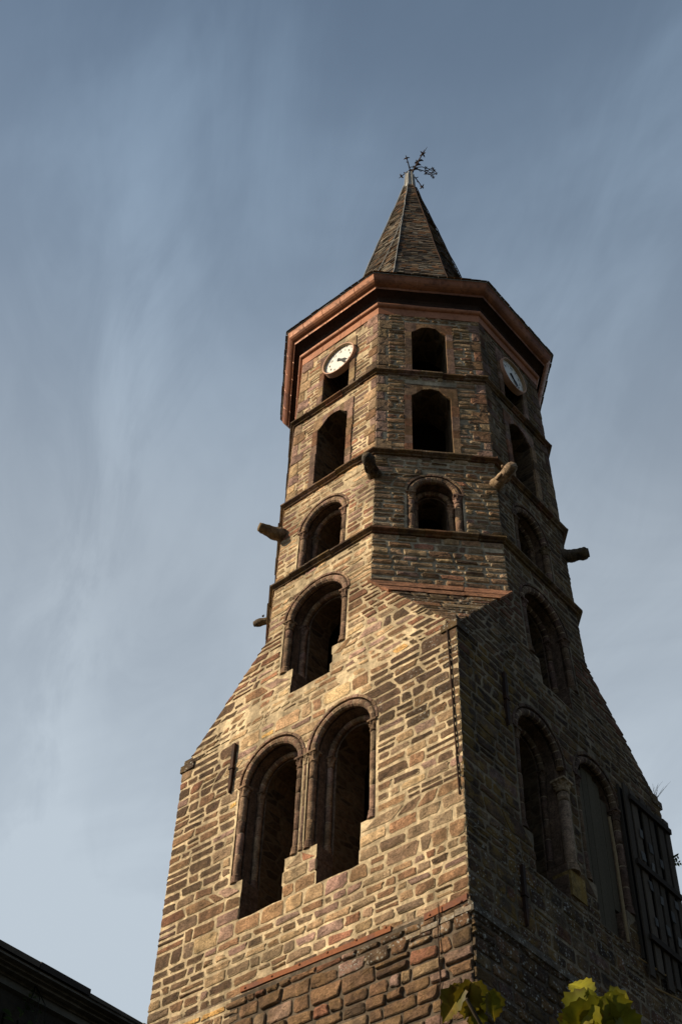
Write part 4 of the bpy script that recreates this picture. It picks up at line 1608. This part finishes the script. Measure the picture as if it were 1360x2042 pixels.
# ------------------------------------------------------------------ things fixed to the walls
def iron_anchor(face, u, z0, z1, label, ring=False, lean=0.0):
    mb = MB()
    n = 9
    vs = []
    for i in range(n):
        f = i / (n - 1)
        z = z0 + (z1 - z0) * f
        wd = 0.034 if f > 0.12 else 0.034 * (0.2 + f * 6.6)
        th = 0.06
        uu = u + lean * f
        for (a, b) in ((-wd, 0.005), (wd, 0.005), (wd, -th), (-wd, -th)):
            vs.append(face.P(uu + a, z, b - 0.01))
    fs = [(i * 4 + k, i * 4 + (k + 1) % 4, i * 4 + 4 + (k + 1) % 4, i * 4 + 4 + k) for i in range(n - 1) for k in range(4)] + [(0, 3, 2, 1), (4 * n - 4, 4 * n - 3, 4 * n - 2, 4 * n - 1)]
    mb.add(vs, fs)
    zc = z0 + (z1 - z0) * 0.5
    mb.box(face.P(u - 0.055 + lean / 2, zc - 0.03, 0.0), face.t * 0.11, face.n * 0.085, (0, 0, 0.06))
    o = mb.build('wall_anchor', M_IRON)
    tag(o, label, 'wall anchor', 'iron wall anchors')


iron_anchor(FA, -1.83, -1.20, -0.10, 'black iron wall anchor beside the left twin arch on the sunlit wall', lean=0.0)
iron_anchor(FB, -1.85, -5.08, -4.05, 'iron wall anchor below the twin arches on the shaded wall')
iron_anchor(FB, -1.92, -1.40, -0.25, 'iron wall anchor beside the arch heads high on the shaded wall')

for (ua, ub, z0_, z1_, hh, label) in ((2.44, 3.19, -5.32, -5.28, 0.10, 'short rusty iron strap over the lichen ledge at the near corner'),
                                      (-1.10, 1.84, -5.22, -5.27, 0.085, 'long rusty iron strap along the middle of the sunlit wall')):
    mb = MB()
    n = 10
    vs = []
    for i in range(n + 1):
        u = ua + (ub - ua) * i / n
        z = z0_ + (z1_ - z0_) * i / n + RND.gauss(0, 0.003)
        for (dz, dp) in ((-hh / 2, 0.0), (-hh / 2, -0.05), (hh / 2, -0.05), (hh / 2, 0.0)):
            vs.append(FA.P(u, z + dz, dp))
    fs = [(i * 4 + k, i * 4 + (k + 1) % 4, i * 4 + 4 + (k + 1) % 4, i * 4 + 4 + k) for i in range(n) for k in range(4)] + [(0, 1, 2, 3), (4 * n + 3, 4 * n + 2, 4 * n + 1, 4 * n)]
    mb.add(vs, fs)
    for u in np.arange(ua + 0.1, ub, 0.55):
        mb.tube([FA.P(u, z0_, -0.045), FA.P(u, z0_, -0.065)], 0.018, n=8)
    tag(mb.build('iron_strap', M_RUST), label, 'iron strap', 'iron straps on the wall')

mb = MB()
pts = [FA.P(3.03 + 0.10 * t + RND.gauss(0, 0.002), 0.1 - 3.6 * t, -0.03) for t in np.linspace(0, 1, 18)]
mb.tube(pts, 0.014, n=6)
pts = [FA2.P(2.72 + RND.gauss(0, 0.01), -5.25 - 2.4 * t, -0.06) for t in np.linspace(0, 1, 12)]
mb.tube(pts, 0.009, n=5)
tag(mb.build('lightning_cable', M_IRON), 'thin dark cable running down the near edge of the sunlit wall', 'cable')

# plank hoarding at the far end of the shaded face
hr = root('plank_hoarding', FB.P(2.2, -4.2, 0), 'dark weathered timber plank screen with three battens on the shaded wall', 'hoarding')
for x in np.arange(1.60, 3.1, 0.283):
    wd = RND.uniform(0.15, 0.20)
    top = -0.42 + RND.uniform(-0.06, 0.06)
    bot = -4.05 + RND.uniform(-0.30, 0.16)
    g_ = RND.uniform(0.055, 0.10)
    mb = MB()
    dp = -0.07 - RND.uniform(0, 0.015)
    mb.box(FB.P(x, bot, dp), FB.t * wd, FB.n * 0.03, FB.P(x + RND.gauss(0, 0.018), top, dp) - FB.P(x, bot, dp), col=(g_, g_ * 0.82, g_ * 0.64))
    mb.build('plank', M_WOOD, hr)
mb = MB()
mb.box(FB.P(1.60, -3.95, -0.012), FB.t * 1.56, FB.n * 0.02, (0, 0, 3.45), col=(0.012, 0.010, 0.009))  # near-black sheet added as painted shade in the gaps between planks
mb.build('gap_shade_sheet', M_WOOD, hr)
mb = MB()
mb.box(FB.P(1.55, -4.0, 0.0), FB.t * 0.03, FB.n * 0.06, (0, 0, 3.5), col=(0.05, 0.043, 0.035))
mb.build('side_board', M_WOOD, hr)
for (ua, ub, z) in ((1.76, 3.17, -0.70), (1.66, 3.13, -2.12), (1.72, 3.15, -3.55)):
    mb = MB()
    mb.box(FB.P(ua, z - 0.055, -0.122), FB.t * (ub - ua), FB.n * 0.045, FB.P(ua, z + 0.06, -0.122) - FB.P(ua, z - 0.055, -0.122) + FB.t * 0.01, col=(0.035, 0.028, 0.022))
    mb.build('batten', M_WOOD, hr)
for (u, z) in ((1.98, -1.45), (2.25, -1.62), (2.58, -1.76), (1.92, -1.95), (2.22, -2.02), (2.04, -2.5), (2.34, -2.63), (2.67, -2.8), (2.40, -3.2), (2.74, -3.25), (2.02, -3.2), (2.87, -2.45)):
    mb = MB()
    g_ = RND.uniform(0.07, 0.15)
    tl = FB.t * RND.gauss(0, 0.015)
    mb.box(FB.P(u, z, -0.122), FB.t * RND.uniform(0.08, 0.12) - tl * 0.3, FB.n * 0.012, Vector((0, 0, RND.uniform(0.13, 0.2))) + tl, col=(g_, g_, g_ * 0.98))
    mb.build('slate_patch', M_WOOD, hr)

mb = MB()
mb.tube([FB.P(1.02, -1.55, -0.07), FB.P(1.05, -2.3, -0.075), FB.P(1.06, -3.1, -0.07), FB.P(1.075, -3.95, -0.07)], 0.028, n=8, col=(0.25, 0.19, 0.11))
tag(mb.build('wooden_pole', M_WOOD), 'thin pale wooden pole leaning beside the boarded arch on the shaded wall', 'pole')
for (a, b, label) in (((1.42, -4.05), (2.13, -4.06), 'thin pale rod sticking out just below the plank screen'), ((1.82, -4.40), (2.66, -4.30), 'thin pale rod lower down under the plank screen')):
    mb = MB()
    mb.tube([FB.P(a[0], a[1], -0.03), FB.P(b[0], b[1], -0.10)], 0.014, n=6, col=(0.30, 0.20, 0.09))
    tag(mb.build('wooden_rod', M_WOOD), label, 'rod', 'rods under the plank screen')


# ------------------------------------------------------------------ plants
def leaf_blade(mb, base, d, nrm, L, wfac=0.45, mat=0, bend=0.3):
    d = Vector(d).normalized()
    nrm = Vector(nrm)
    s = d.cross(nrm).normalized()
    nn = s.cross(d).normalized()
    vs = []
    for (f, wv) in ((0, 0.05), (0.25, 0.8), (0.5, 1.0), (0.75, 0.7), (1.0, 0.03)):
        c = base + d * (L * f) - nn * (bend * L * f * f)
        vs += [c - s * (L * wfac * 0.5 * wv) + nn * (0.06 * L * wv), c, c + s * (L * wfac * 0.5 * wv) + nn * (0.06 * L * wv)]
    fs = []
    for i in range(4):
        a = i * 3
        fs += [(a, a + 1, a + 4, a + 3), (a + 1, a + 2, a + 5, a + 4)]
    mb.add(vs, fs, mat=mat, col=(1, 1, 1))


MAPLE = [(0.0, 0.0), (0.12, -0.05), (0.27, -0.06), (0.30, 0.04), (0.42, 0.12), (0.40, 0.20), (0.55, 0.36), (0.47, 0.42), (0.47, 0.54), (0.36, 0.54), (0.31, 0.58),
         (0.31, 0.70), (0.22, 0.74), (0.19, 0.84), (0.09, 0.86), (0.0, 1.0)]


def maple_leaf(mb, base, d, nrm, L, droop, fold, mat=0, wf=0.9):
    """lobed leaf; droop bends it back along its length, fold lifts both halves"""
    d = Vector(d).normalized()
    s = d.cross(Vector(nrm)).normalized()
    nn = s.cross(d).normalized()
    ph = RND.uniform(0, 6)

    def pos(x, y):
        # bend along an arc
        a = droop * y
        if abs(droop) > 1e-3:
            yy, dz = math.sin(a) / droop, -(1 - math.cos(a)) / droop
        else:
            yy, dz = y, 0
        dz += fold * abs(x) + 0.03 * math.sin(7 * x + 5 * y + ph)
        return base + s * (x * L * wf) + d * (yy * L) + nn * (dz * L)
    for sg in (-1, 1):
        out = [(sg * x * RND.uniform(0.96, 1.04), y) for x, y in MAPLE]
        vs, fs = [], []
        n = len(out)
        for j, (x, y) in enumerate(out):
            ym = min(max(y * 0.9 + 0.05, 0.02), 1.0)
            vs += [pos(x, y), pos(x * 0.5, y * 0.75 + ym * 0.25), pos(0, max(0.0, min(1.0, 0.02 + 0.98 * j / (n - 1))))]
        for j in range(n - 1):
            a = j * 3
            q = [(a, a + 3, a + 4, a + 1), (a + 1, a + 4, a + 5, a + 2)]
            fs += q if sg > 0 else [tuple(reversed(i)) for i in q]
        tint = RND.uniform(0.75, 1.2)
        cols = []
        for j in range(n):
            e_ = RND.uniform(0.55, 1.0)
            cols += [(e_ * tint, e_ * tint * 0.92, e_ * 0.8), (tint * RND.uniform(0.8, 1.1),) * 3, (1.35 * tint, 1.3 * tint, 1.2)]
        mb.add(vs, fs, mat=mat, col=cols)


def cm(o, r, u, f):
    return Vector(o) + VR * r + VU * u + VF * f


sap = root('maple_sapling', (10.55, -13.25, 0), 'young maple sapling with yellowing leaves at the foot of the picture', 'tree')
CL, CRT = Vector((10.45, -13.56, 3.83)), Vector((10.79, -13.33, 3.80))
tk = MB()
tk.tube([(10.55, -13.25, 0), (10.56, -13.24, 0.9), (10.52, -13.27, 1.8), (10.54, -13.28, 2.6)], [0.03, 0.026, 0.022, 0.018], n=8)
tk.tube([(10.54, -13.28, 2.6), (10.53, -13.38, 3.2), cm(CL, 0.05, -0.09, -0.05), cm(CL, -0.012, 0.026, -0.07)], [0.016, 0.012, 0.0075, 0.005], n=8)
tk.tube([(10.54, -13.28, 2.6), (10.66, -13.27, 3.2), cm(CRT, 0.0, -0.10, 0.02), cm(CRT, 0.0, 0.0, 0.02)], [0.016, 0.012, 0.008, 0.004], n=8)
for (a, b) in ((cm(CL, -0.012, 0.01, 0), cm(CL, 0.02, 0.035, 0)), (cm(CL, 0.0, -0.01, 0), cm(CL, 0.055, 0.01, -0.01))):
    tk.tube([a, (a + b) / 2 + VU * 0.008, b], [0.003, 0.003, 0.002], n=5)
tk.build('trunk', M_BARK, sap, smooth=True)
lf = MB()
# (right, up, fwd) of the leaf base, direction, normal, length, droop, fold
for (o, d, n_, L, dr, fo) in (((-0.02, 0.055, 0.0), (-0.75, -0.9, -0.1), (-0.55, 0.5, -0.7), 0.155, 0.5, 0.30),
                              ((-0.03, 0.065, 0.02), (-0.2, -1.0, 0.1), (-0.3, 0.1, -1), 0.13, 0.4, 0.35),
                              ((0.015, 0.085, 0.0), (-0.25, -1.0, -0.2), (-0.2, 0.1, -1), 0.15, 0.6, 0.28),
                              ((0.03, 0.075, 0.01), (0.25, -1.0, -0.1), (0.25, 0.2, -1), 0.14, 0.5, 0.3),
                              ((0.0, 0.02, 0.0), (0.05, 1.0, -0.2), (0.1, 0.2, -1), 0.075, 0.5, 0.2),
                              ((0.085, 0.045, 0.0), (0.32, -1.0, 0.0), (0.45, 0.3, -1), 0.125, 0.4, 0.45),
                              ((0.03, -0.03, 0.02), (0.2, -1, 0), (0, 0.3, -1), 0.11, 0.5, 0.3)):
    maple_leaf(lf, cm(CL, o[0] * 0.74, o[1] * 0.74 - 0.012, o[2]), VR * d[0] + VU * d[1] + VF * d[2], VR * n_[0] + VU * n_[1] + VF * n_[2], L * 0.84, dr, fo, mat=1 if RND.random() < 0.6 else 0, wf=0.68)
for (o, d, n_, L, dr, fo) in (((-0.02, 0.055, 0.0), (-0.8, -0.65, -0.2), (-0.4, 0.6, -0.7), 0.165, 0.9, 0.15),
                              ((-0.03, 0.04, -0.03), (-0.45, -1.0, -0.2), (-0.3, 0.4, -0.9), 0.17, 0.8, 0.18),
                              ((0.01, 0.06, -0.02), (-0.05, -1.0, -0.3), (0.0, 0.5, -0.9), 0.165, 0.9, 0.2),
                              ((0.05, 0.06, -0.01), (0.45, -0.9, -0.2), (0.4, 0.5, -0.8), 0.17, 0.8, 0.2),
                              ((0.055, 0.055, 0.02), (0.75, -0.75, 0.0), (0.6, 0.6, -0.6), 0.165, 0.8, 0.2),
                              ((0.0, 0.01, 0.0), (-0.35, 0.95, -0.2), (-0.2, 0.3, -0.9), 0.085, 0.8, 0.25),
                              ((0.03, 0.01, 0.0), (0.5, 0.9, -0.2), (0.2, 0.3, -0.9), 0.08, 0.8, 0.25),
                              ((-0.06, -0.02, 0.0), (-0.7, -0.8, 0.0), (-0.4, 0.4, -0.8), 0.13, 0.6, 0.2),
                              ((0.02, -0.02, -0.05), (0.1, -1.0, -0.2), (0.1, 0.5, -0.9), 0.15, 0.7, 0.25),
                              ((0.09, 0.0, -0.02), (0.5, -0.9, -0.1), (0.4, 0.4, -0.8), 0.15, 0.7, 0.2),
                              ((-0.01, 0.05, 0.04), (-0.5, 0.2, 0.6), (-0.2, 0.8, -0.4), 0.12, 0.5, 0.2)):
    maple_leaf(lf, cm(CRT, o[0] * 0.8 - 0.026, o[1] * 0.8 - 0.022, o[2]), VR * d[0] + VU * d[1] + VF * d[2], VR * n_[0] + VU * n_[1] + VF * n_[2], L * 0.82, dr, fo, mat=0)
lf.build('crown', [M_LEAF_Y, M_LEAF_B], sap, smooth=True)

# tufts growing on the tower
mb = MB()
b_ = V((3.2, 3.15, -1.28 + G))
for k in range(2):
    e_ = b_ + VR * (0.17 + 0.05 * k) + VU * (0.10 - 0.12 * k)
    mb.tube([b_ - VU * 0.12 * k, (b_ + e_) / 2 + VU * 0.02, e_], [0.008, 0.006, 0.003], n=5)
    for j in range(7):
        f = 0.3 + 0.7 * j / 6
        p = b_.lerp(e_, f)
        sg = 1 if j % 2 else -1
        leaf_blade(mb, p, VR * 0.5 + VU * sg * 0.8 + VF * RND.uniform(-0.4, 0.4), VF + VU * 0.4, RND.uniform(0.055, 0.085), 0.6)
tag(mb.build('weed', M_LEAF_G), 'small leafy weed sprouting from the far edge of the shaded wall', 'weed', 'weeds on the masonry')
mb = MB()
b_ = V((3.15, 3.15, 0.22 + G))
for j in range(12):
    L = RND.uniform(0.12, 0.34)
    d = VU * 1.0 + VR * RND.uniform(-0.4, 0.9) + VF * RND.uniform(-0.3, 0.3)
    p0 = b_ + VR * RND.uniform(-0.06, 0.08) - VU * 0.03
    mb.tube([p0, p0 + d * L * 0.6, p0 + d * L * 0.9 + VR * 0.05 * L], [0.004, 0.003, 0.0015], n=4)
tag(mb.build('grass_tuft', M_GRASS), 'wisps of dry grass on the far broach corner', 'grass tuft')

# ------------------------------------------------------------------ the dark house on the left
hs = root('dark_house', (2.0, -12.0, 0), 'dark stone house in shade with slate eave jutting in at lower left', 'house')
EX, EZ = 6.40, 6.0          # eave edge
Y0, Y1 = -22.0, -5.6
hw_ = MB()
wx = 6.19
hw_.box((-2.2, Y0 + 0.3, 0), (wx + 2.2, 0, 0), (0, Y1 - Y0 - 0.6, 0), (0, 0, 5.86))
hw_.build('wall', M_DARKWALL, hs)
rf = MB()
pitch = math.tan(math.radians(20))
rx = 1.9                      # ridge x
nrow = 34
for side in (1, -1):
    x0 = EX if side > 0 else 2 * rx - EX
    Lx = abs(x0 - rx)
    # deck
    vs = [(x0, Y0, EZ - 0.06), (x0, Y1, EZ - 0.06), (rx, Y1, EZ - 0.06 + Lx * pitch), (rx, Y0, EZ - 0.06 + Lx * pitch)]
    rf.add(vs, [(0, 1, 2, 3) if side > 0 else (3, 2, 1, 0)], mat=1)
    for r in range(nrow):
        f0, f1 = r / nrow, min(1.0, (r + 1.3) / nrow)
        y = Y0
        while y < Y1 - 0.01:
            st = min(RND.uniform(0.2, 0.5), Y1 - y)
            th = RND.uniform(0.012, 0.035)
            xa, xb = x0 - side * Lx * f0 + (RND.gauss(0, 0.012) if r else RND.gauss(0.0, 0.012)), x0 - side * Lx * f1
            za, zb__ = EZ - 0.04 + (x0 - xa) * side * pitch, EZ - 0.04 + Lx * f1 * pitch
            c = RND.choice(SLC)
            vs = [(xa, y + 0.004, za + th), (xa, y + st - 0.004, za + th + RND.gauss(0, 0.004)), (xb, y + st - 0.004, zb__ + 0.006), (xb, y + 0.004, zb__ + 0.006),
                  (xa, y + 0.004, za - 0.012), (xa, y + st - 0.004, za - 0.012)]
            rf.add(vs, [(0, 1, 2, 3), (4, 5, 1, 0), (4, 0, 3), (1, 5, 2)] if side > 0 else [(3, 2, 1, 0), (0, 1, 5, 4), (3, 0, 4), (2, 5, 1)], col=tuple(x * 0.6 for x in c))
            y += st
rf.build('roof', [M_SLATE, M_UNDER], hs)
for sgn_y in (Y0 + 0.31, Y1 - 0.31):
    gb = MB()
    gb.add([(-2.2, sgn_y, 5.86), (wx, sgn_y, 5.86), (rx, sgn_y, 5.86 + (EX - rx) * pitch - 0.2)], [(0, 1, 2)])
    gb.build('gable', M_DARKWALL, hs)
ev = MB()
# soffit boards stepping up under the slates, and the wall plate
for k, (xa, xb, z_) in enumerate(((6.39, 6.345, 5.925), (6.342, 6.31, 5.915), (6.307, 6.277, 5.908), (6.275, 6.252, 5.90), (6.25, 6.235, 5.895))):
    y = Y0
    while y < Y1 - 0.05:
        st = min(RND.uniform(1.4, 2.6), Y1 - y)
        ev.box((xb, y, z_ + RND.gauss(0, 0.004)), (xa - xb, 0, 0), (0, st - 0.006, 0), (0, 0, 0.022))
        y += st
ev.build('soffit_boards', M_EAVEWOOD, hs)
pl = MB()
pl.box((6.18, Y0, 5.855), (0.05, 0, 0), (0, Y1 - Y0, 0), (0, 0, 0.05))
pl.build('wall_plate', simple('greyed_wall_plate', (0.12, 0.115, 0.105), 0.8, 0, 14, 0.4, 0.3, 0.004), hs)

# ivy and a weed by the eave
iv = MB()
for k in range(90):
    y = RND.uniform(-12.5, -11.9)
    z = RND.uniform(5.2, 5.80) - abs(y + 12.2) * 0.5
    p = V((6.20 + RND.uniform(0, 0.05), y, z))
    leaf_blade(iv, p, (RND.uniform(0.1, 0.6), RND.uniform(-0.8, 0.8), RND.uniform(-0.9, 0.2)), (1, 0, 0.5), RND.uniform(0.04, 0.08), 0.7)
for k in range(6):
    y = -12.2 + RND.gauss(0, 0.15)
    iv.tube([(6.20, y, 4.6), (6.21, y + 0.04, 5.1), (6.21, y + RND.gauss(0, 0.1), 5.7)], 0.006, n=5)
tag(iv.build('ivy', M_LEAF_G), 'dark green ivy climbing the house wall under the eave', 'ivy')
mb = MB()
b_ = V((6.27, -12.2, 5.93))
for j in range(3):
    e_ = b_ + V((0.05 * j + 0.03, 0.06 * (j - 1), -0.22 - 0.07 * j))
    mb.tube([b_, (b_ + e_) / 2 + V((0.04, 0, 0.02)), e_], [0.004, 0.003, 0.002], n=5)
    for q in range(8):
        p = b_.lerp(e_, 0.15 + 0.11 * q)
        leaf_blade(mb, p, (RND.uniform(-0.1, 0.6), RND.uniform(-1, 1), RND.uniform(-0.6, 0.3)), (0.6, 0, 0.8), RND.uniform(0.035, 0.06), 0.4)
tag(mb.build('weed', M_LEAF_G), 'thin green weed hanging from the dark eave of the house', 'weed', 'weeds on the masonry')
